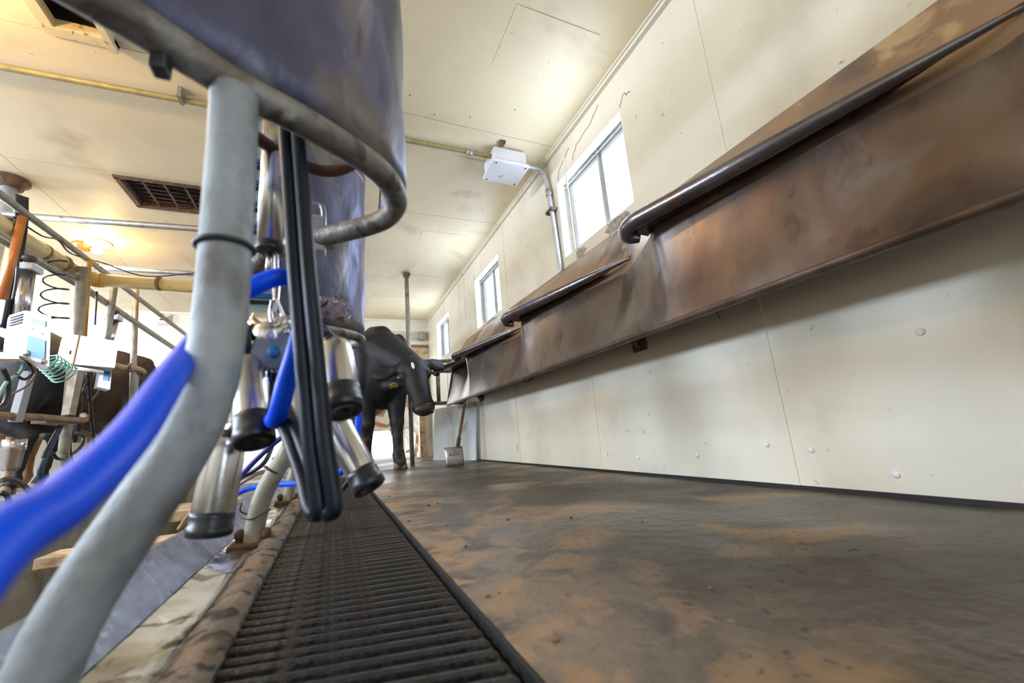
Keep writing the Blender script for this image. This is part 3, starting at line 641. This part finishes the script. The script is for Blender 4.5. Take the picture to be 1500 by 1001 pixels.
# second detacher cabinet seen in slits behind the pale post
t = thing('detacher_cabinet', 'pale blue cabinet with blue vent bars, glimpsed right of the thick post', 'cabinet', (-.22, 1.33, .9))
obj('housing', MB().bevbox((-.25, 1.30, .60), (-.165, 1.40, 1.36), .01), M('cab_blue', (.42, .55, .66), .4), t)
for k in range(8):
    z = .66 + k * .072
    obj('vent_bar', MB().box((-.25, 1.29, z), (-.165, 1.30, z + .012)), BLUE2, t)
    obj('vent_slot', MB().box((-.25, 1.293, z - .018), (-.165, 1.30, z - .008)), DARK, t)

# ---------------------------------------------------------------- cows
def cow(name, label, fur, loc, yaw, scale=1, head=None, neck=None, voxel=.022, legs=None, tag_ear=False, udder=True, hoofc=HOOF, group=None, tailx=0, hoof_mud=True):
    t = thing(name, label, 'cow', (0, 0, 0), group)
    b = MB()
    def cap(p, q, r0, r1, n=None):
        p, q = Vector(p), Vector(q); L = (q - p).length; n = n or max(2, int(L / (min(r0, r1) * .45)))
        P = [p.lerp(q, i / n) for i in range(n + 1)]; R = [r0 + (r1 - r0) * i / n for i in range(n + 1)]
        b.tube(P, R, 14, smooth_path=False); b.ell(p, (r0,) * 3, 12); b.ell(q, (r1,) * 3, 12)
    b.ell((-.12, 0, 1.0), (.34, .29, .42), 20); b.ell((-.75, 0, .97), (.70, .41, .43), 24); b.ell((-1.35, 0, 1.10), (.36, .29, .35), 20)
    b.ell((-.28, 0, 1.28), (.42, .19, .20), 18); cap((.02, 0, 1.34), (-.30, 0, 1.44), .11, .085); cap((-.30, 0, 1.44), (-.95, 0, 1.37), .085, .08); cap((-.95, 0, 1.35), (-1.35, 0, 1.42), .08, .08); cap((-1.35, 0, 1.42), (-1.66, 0, 1.34), .08, .06)
    for s in (1, -1):
        b.ell((-.06, s * .20, 1.04), (.20, .12, .36), 16)
        b.ell((-1.18, s * .235, 1.34), (.10, .07, .09), 12); b.ell((-1.60, s * .11, 1.24), (.09, .06, .09), 12)
        b.ell((-1.36, s * .17, .93), (.23, .12, .32), 16)
    cap((-1.70, 0, 1.33), (-1.79, tailx * .3, 1.1), .035, .026); cap((-1.79, tailx * .3, 1.1), (-1.76, tailx, .62), .026, .02); cap((-1.76, tailx, .62), (-1.75, tailx, .42), .045, .03)
    LG = legs or {}
    fr = LG.get('fr', (0, 0)); flg = LG.get('fl', (0, 0)); hr = LG.get('hr', (0, 0)); hl = LG.get('hl', (0, 0))
    hv = []
    for s, (dx, lift) in ((-1, fr), (1, flg)):
        y = s * .135
        cap((-.03, y * 1.15, .92), (.00 + dx * .35, y, .52), .14, .080); b.ell((.01 + dx * .4, y, .46), (.082, .078, .10), 12)
        cap((.01 + dx * .4, y, .46 + lift), (.0 + dx * .9, y, .17 + lift), .062, .052); b.ell((dx * .95, y, .135 + lift), (.068, .066, .06), 12)
        cap((dx * .95, y, .135 + lift), (.03 + dx, y, .07 + lift), .060, .064); hv.append((.035 + dx, y, lift))
    for s, (dx, lift) in ((-1, hr), (1, hl)):
        y = s * .165
        cap((-1.22, y * 1.1, .82), (-1.18 + dx * .3, y * 1.1, .70), .15, .11); cap((-1.2 + dx * .3, y * 1.1, .72), (-1.50 + dx * .7, y, .50), .11, .062)
        b.ell((-1.50 + dx * .7, y, .49), (.07, .055, .08), 12); cap((-1.50 + dx * .7, y, .49), (-1.46 + dx, y, .16 + lift), .052, .042)
        b.ell((-1.455 + dx, y, .135 + lift), (.055, .055, .055), 12); cap((-1.45 + dx, y, .13 + lift), (-1.42 + dx, y, .07 + lift), .048, .056); hv.append((-1.415 + dx, y, lift))
    # neck and head
    N0 = Vector((.02, 0, 1.17)); poll = Vector(head[0]) if head else Vector((.78, 0, 1.36)); muz = Vector(head[1]) if head else Vector((1.20, 0, 1.05))
    hd = (muz - poll).normalized(); HL = (muz - poll).length
    up = Vector(head[2]).normalized() if head else Vector((.45, 0, .9)).normalized()
    up = (up - hd * up.dot(hd)).normalized(); sd = up.cross(hd).normalized()
    throat = poll - up * .10 + hd * .06
    cap(N0, poll - up * .05 - hd * .03, .23, .13); cap((.08, 0, .95), throat - up * .06, .15, .075); cap((.0, 0, 1.3), poll + up * .0 - hd * .02, .09, .07)
    cap((.16, 0, .80), tuple((Vector((.16, 0, .80)).lerp(throat, .7) - Vector((0, 0, .05)))), .06, .03)
    rot = Matrix((hd, sd, up)).transposed()
    def H(x, y, z): return poll + hd * x * HL + sd * y + up * z
    b.ell(H(.16, 0, .0), (.17, .145, .13), 16, rot); b.ell(H(.30, 0, -.07), (.20, .115, .14), 16, rot)
    cap(H(.15, 0, .0), H(.88, 0, .0), .128, .088); cap(H(.22, 0, -.10), H(.90, 0, -.05), .10, .066)
    b.ell(H(.93, 0, -.01), (.085, .108, .086), 14, rot); b.ell(H(.0, 0, .045), (.07, .07, .05), 12, rot)
    for s in (1, -1):
        b.ell(H(.30, s * .118, .045), (.055, .034, .04), 10, rot); b.ell(H(.36, s * .075, -.07), (.12, .035, .07), 12, rot)
        # ears: base stem then flattened cupped leaf
        e0 = H(.05, s * .11, .015); e1 = H(.07, s * .19, .0); e2 = H(.09, s * (.33 if s < 0 or not tag_ear else .25), -.02)
        b.tube([e0, e1], [.045, .05], 10, smooth_path=False)
        er = Matrix(((e2 - e1).normalized(), up.cross((e2 - e1).normalized()).normalized(), up)).transposed()
        b.ell((e1 + e2) / 2, (.115, .080, .032), 14, er)
    o = obj('body', b, fur, t)
    rm = o.modifiers.new('r', 'REMESH'); rm.mode = 'VOXEL'; rm.voxel_size = voxel; rm.use_smooth_shade = True
    sm = o.modifiers.new('s', 'SMOOTH'); sm.factor = .6; sm.iterations = 5
    EYE = M('cow_eye', (.05, .045, .06), .06, spec=1.0)
    for s in (1, -1):
        e = obj('eye', MB().ell(H(.31, s * .150, .050), (.026, .020, .020), 12, rot), EYE, t)
        obj('nostril', MB().ell(H(1.10, s * .052, .016), (.016, .017, .013), 10, rot), DARK, t)
    obj('muzzle_pad', MB().ell(H(1.0, 0, .008), (.064, .092, .066), 16, rot), M('nose_skin', (.030, .020, .020), .32, bump=.4, bscale=120), t)
    for x, y, lf in hv:
        m = MB()
        for s in (1, -1):
            m.lathe([(0, 0), (0, .042), (.03, .040), (.065, .034), (.080, .028), (.085, 0)], (x + .005, y + s * .027, lf), Vector((-.12, 0, 1)), 12)
        obj('hoof', m, hoofc, t)
    if udder:
        m = MB().ell((-1.08, 0, .66), (.21, .16, .17), 18)
        for s in (1, -1):
            for x in (-1.17, -.98): m.tube([(x, s * .08, .56), (x, s * .085, .45)], [.022, .015], 10)
        obj('udder', m, UDDER, t)
    if tag_ear:
        e2 = Vector(loc2((0.569,4.360,0.922)))
        rr = Matrix.Translation(e2) @ rot.to_4x4()
        m = MB(); c0 = e2 - up * .03
        m.add([c0 + sd * u * .035 - up * v * .075 + hd * w_ for w_ in (.0, .004) for (u, v) in ((-1, 1), (1, 1), (1, .35), (.35, 0), (-.35, 0), (-1, .35))], [(0, 1, 2, 3, 4, 5), (11, 10, 9, 8, 7, 6)] + [(i, (i + 1) % 6, 6 + (i + 1) % 6, 6 + i) for i in range(6)])
        m2 = Matrix.Translation(hd * 0)
        obj('ear_tag', m, M('tag_yellow', (.80, .62, .10), .5), t, label='yellow ear tag')
        c1 = H(.22, -.02, .136)
        obj('forehead_star', MB().ell(c1, (.040, .014, .006), 12, rot), M('star_white', (.75, .73, .70), .8), t, label='small white forehead star')
    t.location = loc; t.rotation_euler = (0, 0, yaw); t.scale = (scale,) * 3
    return t
MUDFUR = BLACKFUR.copy(); MUDFUR.name = 'black_fur_muddy'
nt = MUDFUR.node_tree; b_ = nt.nodes['Principled BSDF']; src = b_.inputs['Base Color'].links[0].from_socket
tc = nt.nodes.new('ShaderNodeTexCoord'); sp = nt.nodes.new('ShaderNodeSeparateXYZ'); nt.links.new(tc.outputs['Object'], sp.inputs[0])
mr = nt.nodes.new('ShaderNodeMapRange'); mr.inputs['From Min'].default_value = .50; mr.inputs['From Max'].default_value = .10; nt.links.new(sp.outputs['Z'], mr.inputs['Value'])
ns = nt.nodes.new('ShaderNodeTexNoise'); ns.inputs['Scale'].default_value = 14; ns.inputs['Detail'].default_value = 6; nt.links.new(tc.outputs['Object'], ns.inputs['Vector'])
m2 = nt.nodes.new('ShaderNodeMapRange'); m2.inputs['From Min'].default_value = .45; m2.inputs['From Max'].default_value = .62; nt.links.new(ns.outputs['Fac'], m2.inputs['Value'])
mu = nt.nodes.new('ShaderNodeMath'); mu.operation = 'MULTIPLY'; nt.links.new(mr.outputs[0], mu.inputs[0]); nt.links.new(m2.outputs[0], mu.inputs[1])
mx = nt.nodes.new('ShaderNodeMix'); mx.data_type = 'RGBA'; nt.links.new(mu.outputs[0], mx.inputs[0]); nt.links.new(src, mx.inputs[6]); mx.inputs[7].default_value = (.15, .10, .06, 1)
nt.links.new(mx.outputs[2], b_.inputs['Base Color'])

# the walking cow: local x is forward; it faces the camera, head lowered to its left
MAIN_LOC = (.51, 4.96, 0); MAIN_YAW = math.radians(-79); MS = 1.15
def loc2(p):
    v = (Vector(p) - Vector(MAIN_LOC)) / MS; c, s = math.cos(-MAIN_YAW), math.sin(-MAIN_YAW)
    return (v.x * c - v.y * s, v.x * s + v.y * c, v.z)
def dir2(p):
    c, s = math.cos(-MAIN_YAW), math.sin(-MAIN_YAW); return (p[0] * c - p[1] * s, p[0] * s + p[1] * c, p[2])
cow('cow', 'black cow walking toward the camera with yellow ear tag and white star', MUDFUR, MAIN_LOC, MAIN_YAW, MS,
    head=(loc2((0.775,4.480,1.107)), loc2((0.844,4.200,0.600)), dir2((-.10, -.85, .55))), voxel=.016, tag_ear=True,
    legs={'fl': (.08, 0), 'fr': (-.10, 0), 'hr': (.05, 0), 'hl': (-.1, 0)})
# cows in the left stalls, rumps to the pit
cow('cow', 'black cow in left stall behind the blue-fronted control box', BLACKFUR, (-3.92, 5.35, .12), math.radians(176), .98, voxel=.03, udder=True, tailx=.03)
cow('cow', 'dark brown cow in left stall behind the white box post', BROWNFUR, (-3.70, 6.22, .12), math.radians(176), 1.0, voxel=.03)
cow('cow', 'tan cow in left stall beyond the dark brown one', TANFUR, (-3.45, 7.05, .12), math.radians(178), .98, voxel=.03)
# cows waiting outside the far door
cow('cow', 'white and red cow waiting outside the door, right of the pole', REDFUR, (.1, 8.8, -.01), math.radians(172), 1.0, voxel=.03, tailx=.05)
cow('cow', 'black and white cow waiting outside the door, left of the pole', PATCHFUR, (-.9, 10.6, -.01), math.radians(176), 1.0, voxel=.03)
cow('cow', 'pale cow standing farther off in the yard behind the others', REDFUR, (1.9, 12.2, -.01), math.radians(200), 1.0, voxel=.03)

# ---------------------------------------------------------------- the left milking side
XP = -1.9
def pp(name, label, cat, pts, r, mat, pn='pipe', **k):
    o = obj(name, MB().tube(pts, r, 12, **k), mat); return tag(o, label, cat)
t = thing('roof_post', 'pale post with rusted cap and collar at the left edge', 'post', (-1.900,3.483,1.411))
pt = Vector((-2.32, 4.05, 1.9))
obj('shaft', MB().tube([(pt.x, pt.y, .12), (pt.x, pt.y, 2.50)], .045, 16), M('pale_post', (.50, .54, .60), .5, .1, stains=[((.30, .22, .15), 6, .58, .7)]), t)
obj('rust_cap', MB().lathe([(0, .047), (.0, .075), (.03, .085), (.05, .11), (.075, .11)], (pt.x, pt.y, 2.44), (0, 0, 1), 20), RUST, t)
obj('rust_collar', MB().lathe([(0, .047), (0, .06), (.03, .065), (.06, .06), (.06, .047)], (pt.x, pt.y, 2.14), (0, 0, 1), 20), RUST, t)
# long rail over the stalls, crossing pipes
pp('overhead_rail', 'grey pipe running lengthwise above the left stalls', 'pipe', [(-1.95, .5, 2.02), (-1.95, 3.3, 2.02), (-1.95, 4.6, 2.03), (-1.95, 7.4, 2.03)], .024, PIPE)
pp('cross_pipe', 'grey pipe crossing high between the stall sides, nearer of two', 'pipe', [(pt.x, 4.0, 2.2), (1.0, 3.86, 2.2)][:2] if False else [(-2.32, 4.02, 2.2), (-1.031,3.921,2.200), (-.55, 3.90, 2.2), (-.50, 3.90, 2.25), (-.50, 3.90, 2.52)], .026, PIPE, smooth_path=False)
pp('cross_pipe', 'grey pipe crossing high near the glowing lamp, farther of two', 'pipe', [(-2.18, 5.0, 2.2), (-1.278,4.994,2.200), (-.55, 4.94, 2.2), (-.50, 4.94, 2.25), (-.50, 4.94, 2.52)], .026, PIPE, smooth_path=False)
t = thing('milk_line', 'yellowed plastic milk line along the left stalls with elbow', 'pipe', (-1.98, 4, 1.9))
obj('long_run', MB().tube([(-2.0, .5, 1.885), (-2.037,3.714,1.900), (-1.983,4.426,1.900)], .058, 18, smooth_path=False), PVC, t)
obj('elbow', MB().tube([(-1.981,4.380,1.900), (-1.960,4.469,1.900), (-1.934,4.529,1.900), (-1.885,4.519,1.900)], .062, 18), M('amber_pvc', (.72, .46, .12), .35), t)
obj('cross_run', MB().tube([(-1.894,4.521,1.900), (-1.213,4.565,1.900), (-.55, 4.5, 1.9)], .056, 18, smooth_path=False), PVC, t)
for a, b in (((-2.023,3.943,1.900), (-2.019,3.966,1.900)), ((-2.002,4.154,1.900), (-1.997,4.181,1.900)), ((-1.504,4.530,1.900), (-1.483,4.526,1.900))):
    obj('coupling', MB().tube([a, b], .064, 18), M('band_dark', (.22, .15, .06), .5), t)
obj('under_pipe', MB().tube([(-2.0, 2.4, 1.76), (-1.990,4.448,1.808), (-2.0, 7.4, 1.77)], .028, 12, smooth_path=False), PIPE, t)
for p in ((-1.950,3.698,1.623), (-2.000,4.983,1.950)):
    obj('outlet', MB().tube([Vector(p), Vector(p) - Vector((0, 0, .09))], [.03, .022], 12), BOXG, t)
# lamp
for lx, ly, lab in ((-2.22, 5.12, 'glowing warm ceiling lamp above the left milk line'), (-1.72, 1.95, 'warm ceiling lamp nearer the camera, above the left stalls')):
    t = thing('ceiling_lamp', lab, 'lamp', (lx, ly, ZC))
    obj('base', MB().lathe([(0, .0), (0, .10), (.02, .105), (.035, .075), (.05, .05), (.05, 0)], (lx, ly, ZC), (0, 0, -1), 24), WHITE, t)
    obj('bulb', MB().lathe([(.045, .02), (.06, .03), (.09, .045), (.115, .035), (.13, 0)], (lx, ly, ZC), (0, 0, -1), 18), M('bulb_glow', (1, .8, .5), .4, emit=(1, .72, .35, 30)), t)
t = thing('lamp_socket', 'rusty empty lamp holder beside the glowing lamp', 'lamp holder', (-2.36, 5.15, ZC))
obj('cup', MB().lathe([(0, .0), (0, .085), (.025, .08), (.05, .06), (.06, .05), (.06, 0)], (-2.36, 5.2, ZC), (0, 0, -1), 20), COPPER, t)
# stall posts
def stall_post(px_, top_, bot_, r, mat, label):
    o = obj('stall_post', MB().tube([top_, bot_], r, 12), mat); return tag(o, label, 'post')
stall_post(0, (-1.900,4.224,1.898), (-1.900,4.336,0.622), .036, PIPE, 'grey stall post carrying the white flat box')
tag(obj('copper_pipe', MB().tube([(-1.930,4.359,2.027), (-1.930,4.461,1.332)], .018, 12), M('orange_pipe', (.60, .30, .07), .4), None), 'orange-brown pipe strapped to the grey stall post', 'pipe')
tag(obj('copper_pipe', MB().tube([(-1.850,3.385,1.898), (-1.850,3.357,1.335)], .022, 12), COPPER), 'slanting copper-brown pipe at the far left', 'pipe')
stall_post(0, (-1.950,4.873,1.955), (-1.950,4.866,1.171), .028, PIPE, 'thin stall post right of the second lifting cylinder')
stall_post(0, (-2.000,5.456,2.150), (-2.000,5.857,0.156), .028, PIPE, 'slim stall post farthest right of the left stalls')
# channel uprights below boxes
def chan(name, a, b, w_, mat, label):
    a, b = Vector(a), Vector(b); m = MB()
    m.add([a + Vector((0, -w_, 0)), a + Vector((0, w_, 0)), a + Vector((-w_, w_, 0)), a + Vector((-w_, -w_, 0)), b + Vector((0, -w_, 0)), b + Vector((0, w_, 0)), b + Vector((-w_, w_, 0)), b + Vector((-w_, -w_, 0))],
          [(0, 1, 5, 4), (1, 2, 6, 5), (2, 3, 7, 6), (3, 0, 4, 7), (0, 3, 2, 1), (4, 5, 6, 7)])
    return tag(obj(name, m, mat), label, 'upright')
chan('channel_upright', (-1.840,3.717,0.947), (-1.840,3.672,0.618), .035, BOXG, 'square grey upright under the blue-fronted box')
chan('channel_upright', (-1.840,4.282,1.068), (-1.840,4.247,0.701), .045, M('stained_channel', (.42, .36, .28), .5, .3, stains=[((.2, .15, .1), 6, .5, .7)]), 'wide stained upright under the white flat box')
chan('channel_upright', (-2.000,5.756,1.326), (-2.000,5.799,0.730), .035, BOXG, 'grey upright below the short rail end')
# lifting cylinders
def lift(top_, bot_, label):
    t = thing('lifting_cylinder', label, 'cylinder', bot_)
    top_, bot_ = Vector(top_), Vector(bot_)
    obj('barrel', MB().tube([bot_, top_], .042, 18), CHROME, t)
    obj('head_block', MB().bevbox(tuple(top_ - Vector((.055, .06, .0))), tuple(top_ + Vector((.055, .06, .045))), .006), BOXW, t)
    obj('knob', MB().lathe([(0, .018), (.03, .018), (.032, .036), (.055, .038), (.065, .03), (.065, 0)], top_ + Vector((0, 0, .045)), (0, 0, 1), 16), M('knob', (.07, .06, .055), .5), t)
lift((-1.900,3.605,1.609), (-1.900,3.632,1.228), 'shiny steel lifting cylinder behind the blue-fronted box')
lift((-2.000,5.070,1.683), (-2.000,5.013,1.395), 'shiny steel lifting cylinder above the white flat box')
# control boxes
def cbox(name, label, quad, d, mat):
    A = [Vector(p) for p in quad]; n = (A[1] - A[0]).cross(A[3] - A[0]).normalized()
    if n.y > 0: n = -n
    m = MB(); B = [p + Vector((-.52, .85, 0)) * d for p in A]
    m.add(A + B, [(0, 1, 2, 3), (7, 6, 5, 4), (0, 4, 5, 1), (1, 5, 6, 2), (2, 6, 7, 3), (3, 7, 4, 0)])
    return m, n, A
def onface(A, u, v): return A[0].lerp(A[1], u).lerp(A[3].lerp(A[2], u), v)
def decal(A, n, u0, v0, u1, v1, h=.004):
    q = [onface(A, u, v) + n * .001 for u, v in ((u0, v0), (u1, v0), (u1, v1), (u0, v1))]; p = [x + n * h for x in q]
    return MB().add(q + p, [(3, 2, 1, 0), (4, 5, 6, 7), (0, 1, 5, 4), (1, 2, 6, 5), (2, 3, 7, 6), (3, 0, 4, 7)])
def faced(xL, yT, xR, yB, Xp, Yw, hgt, zc, skew=0): pass
# front of box 1 is turned toward the camera: left edge nearer to the pit
q = [(-1.776,3.420,1.284), (-1.615,3.340,1.231), (-1.586,3.340,0.914), (-1.760,3.420,0.997)]
t = thing('control_box', 'white milking control box with blue display and two knobs', 'control box', q[3])
m, n, A = cbox('', '', q, .16, BOXW)
obj('housing', m, BOXW, t)
obj('display', decal(A, n, .22, .52, .86, .93), BLUE2, t, label='blue display area')
obj('print_mark', decal(A, n, .30, .13, .84, .25), M('print_grey', (.22, .24, .28), .5), t)
for u, v in ((.32, .36), (.68, .40)): obj('indicator', decal(A, n, u - .06, v - .012, u + .06, v + .012), M('ind_red', (.35, .06, .04), .4), t)
for u, v in ((.25, .90), (.80, .95)):
    obj('knob', MB().lathe([(0, .018), (.014, .018), (.02, .012), (.02, 0)], onface(A, u, v), n, 14), CHROME2, t)
side = [(-1.873,3.480,1.267), (-1.776,3.420,1.284), (-1.760,3.420,0.997), (-1.859,3.480,0.980)]
m, n2, A2 = cbox('', '', side, .12, BOXG)
obj('side_housing', m, BOXG, t)
for k in range(4): obj('vent_slot', decal(A2, n2, .1, .06 + k * .06, .9, .085 + k * .06), DARK, t)
sh = [Vector(p) for p in ((-1.841,3.400,1.014), (-1.737,3.360,0.998), (-1.732,3.360,0.964), (-1.835,3.400,0.973))]
m, n3, A3 = cbox('', '', sh, .14, BOXW); tag(obj('shelf_bracket', m, M('shelf_tan', (.56, .48, .38), .5)), 'tan shelf bracket left of the control box', 'shelf')
q = [(-1.887,4.120,1.311), (-1.552,4.060,1.242), (-1.555,4.060,1.031), (-1.899,4.120,1.082)]
t = thing('flat_box', 'flat white box with tan seam on the stall post', 'box', q[3])
m, n, A = cbox('', '', q, .20, BOXW); obj('housing', m, BOXW, t)
obj('seam_strip', decal(A, n, .22, 0, .245, 1, .006), COPPER, t)
obj('slot', decal(A, n, .13, .55, .15, .68, .005), DARK, t)
obj('lower_lip', MB().add([Vector(v) for v in ((-1.804,4.050,1.048), (-1.602,4.020,1.004), (-1.599,4.020,0.983), (-1.801,4.050,1.022), (-1.893,4.250,1.085), (-1.673,4.200,1.035), (-1.671,4.200,1.013), (-1.890,4.250,1.058))], [(0, 1, 2, 3), (4, 7, 6, 5), (0, 4, 5, 1), (3, 2, 6, 7), (0, 3, 7, 4), (1, 5, 6, 2)]), BOXW, t)
q = [(-1.711,4.250,1.055), (-1.632,4.220,1.044), (-1.628,4.220,0.885), (-1.717,4.250,0.913)]
t = thing('control_box', 'small grey control box with blue strip below the white flat box', 'control box', q[3])
m, n, A = cbox('', '', q, .12, BOXG); obj('housing', m, BOXW, t); obj('display', decal(A, n, .35, .0, .85, .6), BLUE2, t, label='blue display area')
q = [(-2.487,7.540,2.481), (-2.313,7.540,2.478), (-2.307,7.540,2.304), (-2.472,7.540,2.310)]
t = thing('wall_thermostat', 'small white thermostat box high on the front wall', 'thermostat', q[3])
m, n, A = cbox('', '', q, .02, BOXW); obj('back_plate', m, M('stat_tan', (.62, .55, .42), .5), t)
obj('cover', decal(A, n, .12, .2, .8, .85, .03), BOXW, t); obj('dial_window', decal(A, n, .3, .48, .62, .6, .034), DARK, t)
# rails at cow leg height
t = thing('leg_rail', 'rust-tan pipe rail with rounded end at hock height, left stalls', 'rail', (-1.870,3.943,0.663))
obj('pipe', MB().tube([(-1.870,3.391,0.651), (-1.870,3.553,0.650), (-1.870,3.943,0.663), (-1.870,4.442,0.673), (-1.880,4.542,0.696), (-1.950,4.663,0.731)], .024, 14), M('rust_tan', (.34, .23, .15), .55, .2, stains=[((.15, .08, .04), 10, .5, .7)]), t)
obj('under_plate', MB().box((-1.870,4.008,0.648), tuple(Vector((-1.870,4.395,0.628)) + Vector((-.08, 0, 0)))), M('plate_brown', (.16, .12, .09), .6, .2), t)
t = thing('stall_rail', 'short tan pipe rail with rounded end beside the white flat box', 'rail', (-1.950,5.115,1.228))
obj('pipe', MB().tube([(-2.100,4.254,1.363), (-1.980,5.119,1.256), (-1.950,5.480,1.285), (-1.950,5.667,1.295), (-1.970,5.803,1.288), (-2.020,5.848,1.280)], .026, 14), M('tan_rail', (.44, .32, .20), .5, .2), t)
obj('rope_wrap', MB().tube([(-1.930,5.334,1.309), (-1.920,5.361,1.221), (-1.970,5.513,1.320)], .012, 8), WOOD, t)
tag(obj('bent_post', MB().tube([(-1.880,4.295,0.634), (-1.880,4.291,0.516), (-1.880,4.316,0.389), (-1.870,4.369,0.306), (-1.860,4.479,0.227), (-1.860,4.589,0.115)], .032, 14), POST2), 'bent stall post below the rust-tan rail', 'post')
# coils and cables
def coil(p0, p1, r, n, wr, mat, label, taper=0):
    p0, p1 = Vector(p0), Vector(p1); d = p1 - p0; a = d.orthogonal().normalized(); b = d.cross(a).normalized(); P = []
    for i in range(n * 12 + 1):
        s = i / (n * 12); th = 2 * PI * i / 12; rr = r * (1 + taper * s)
        P.append(p0 + d * s + (a * math.cos(th) + b * math.sin(th)) * rr)
    return tag(obj('coiled_cable', MB().tube(P, wr, 7, smooth_path=False), mat), label, 'cable')
coil((-1.950,3.979,1.913), (-1.900,3.968,1.345), .055, 5, .006, RUBBER, 'black coiled cable hanging right of the control box', .5)
coil((-1.820,3.794,1.040), (-1.780,3.949,0.959), .06, 6, .006, GREENC, 'pale green coiled air hose by the control box', .25)
def cable(label, pts, r=.007, mat=RUBBER, name='cable'):
    return tag(obj(name, MB().tube(pts, r, 8, res=6), mat), label, 'cable')
for k in range(4):
    cable(['first', 'second', 'third', 'fourth'][k] + ' black cable of the bundle beside the far-left post', [Vector((-2.000,3.572,2.148)) + Vector((.0, .03 * k, .01 * k)), Vector((-1.970,3.565,1.919)) + Vector((0, .03 * k, 0)), Vector((-1.950,3.574,1.487)) + Vector((0, .02 * k, 0)), Vector((-1.950,3.579,1.212)) + Vector((0, .03 * k, 0))], .011)
cable('thin cable strung from the overhead rail to the lamp', [(-1.940,3.474,1.934), (-1.900,3.676,1.909), (-1.930,3.922,1.989), (-1.940,4.131,1.972), (-1.950,4.611,2.102), (-1.674,4.756,2.050), (-1.193,4.656,2.100)], .006)
cable('black cable dropping from the milk line outlet by the steel cylinder', [(-1.900,3.503,1.691), (-1.900,3.529,1.521), (-1.900,3.533,1.383)], .008)
cable('black cable above the second lifting cylinder', [(-1.950,4.592,1.819), (-1.950,4.623,1.619), (-1.950,4.637,1.523)], .008)
cable('brown cable looping under the blue-fronted box', [(-1.800,3.532,1.003), (-1.780,3.622,0.930), (-1.780,3.568,0.834), (-1.780,3.435,0.754), (-1.780,3.389,0.669)], .006, WOOD)
cable('grey-green hose dropping beside the square upright', [(-1.800,3.557,1.030), (-1.780,3.485,0.907), (-1.780,3.386,0.830), (-1.780,3.332,0.723)], .009, GREENC)
cable('black hose curling at the left frame edge, upper', [(-1.780,3.333,0.902), (-1.780,3.397,0.831), (-1.780,3.406,0.711), (-1.780,3.342,0.666)], .014)
cable('black hose loop from box to upright', [(-1.800,3.499,1.009), (-1.750,3.469,0.969), (-1.760,3.556,0.919), (-1.780,3.533,0.868), (-1.780,3.441,0.887)], .009)
cable('straight black rubber drop hose beside the stained upright', [(-1.840,4.377,1.056), (-1.840,4.473,0.817), (-1.840,4.601,0.545), (-1.840,4.656,0.423)], .013)
cable('dark blue hanging hose loop under the rust-tan rail', [(-1.850,4.153,0.610), (-1.850,4.042,0.416), (-1.850,3.982,0.303), (-1.840,4.024,0.173), (-1.800,4.025,0.069)], .014, M('navy', (.02, .035, .09), .4))
cable('black hose loop wrapped beside bent stall post', [(-1.860,4.157,0.616), (-1.860,4.021,0.403), (-1.840,4.066,0.419), (-1.840,4.142,0.380), (-1.860,4.307,0.383), (-1.880,4.523,0.465), (-1.900,4.589,0.550), (-1.900,4.480,0.579)], .012)
cable('thin black hose right of the bent stall post', [(-1.860,4.294,0.633), (-1.860,4.338,0.438), (-1.860,4.446,0.281), (-1.860,4.539,0.224)], .009)
cable('black hose arc under the small grey control box', [(-1.850,4.412,0.978), (-1.850,4.375,0.890), (-1.850,4.474,0.829), (-1.850,4.604,0.917), (-1.850,4.625,1.008)], .008)
cable('grey hose lying along the platform edge, left', [(-1.850,3.617,0.261), (-1.840,3.684,0.267), (-1.820,3.782,0.217), (-1.800,3.849,0.132)], .016, M('hose_grey', (.09, .085, .08), .5))
cable('black hose drooping over the platform edge, leftmost', [(-1.820,3.576,0.194), (-1.800,3.599,0.174), (-1.800,3.644,0.095), (-1.780,3.594,0.003)], .014)
tag(obj('hanging_cup', MB().lathe([(0, 0), (0, .03), (.02, .045), (.12, .05), (.125, .055), (.19, .055), (.19, 0)], (-1.840,3.665,0.317), (0, 0, 1), 20), CHROME), 'steel milking cup hanging at the left frame edge', 'cup')
tag(obj('cross_bar', MB().tube([(-2.300,4.908,0.599), (-2.300,5.353,0.598)], .02, 10), RUBBER), 'dark cross bar between the left cow legs', 'bar')
# pit details: boards and pale panel on the pit far end
struct('trim_pit_step', MB().box((-1.55, 7.0, -.86), (-.40, 7.56, -.1)), M('step_white', (.72, .72, .70), .6, stains=[((.3, .25, .2), 5, .55, .7)]))
tag(obj('wood_plank', MB().bevbox((-1.15, 3.2, -.06), (-.47, 3.35, .0), .006), WOOD2), 'pale wooden plank lying across the pit edge near the cups', 'plank')
tag(obj('wood_plank', MB().bevbox((-1.2, 3.55, -.05), (-.47, 3.85, -.01), .006), WOOD2), 'second wooden plank across the pit, just beyond the first', 'plank')
tag(obj('wood_plank', MB().bevbox((-1.25, 2.75, -.14), (-.45, 2.95, -.09), .006), WOOD2), 'lowest wooden plank across the pit, nearest the kick sheet', 'plank')

obj('yellow_label', MB().box((-0.245,1.290,1.374), tuple(Vector((-0.209,1.290,1.359)) + Vector((0, .006, 0)))).box((-0.243,1.290,1.334), tuple(Vector((-0.207,1.290,1.324)) + Vector((0, .006, 0)))), M('label_yellow', (.75, .50, .04), .5), bpy.data.objects['detacher_cabinet'])
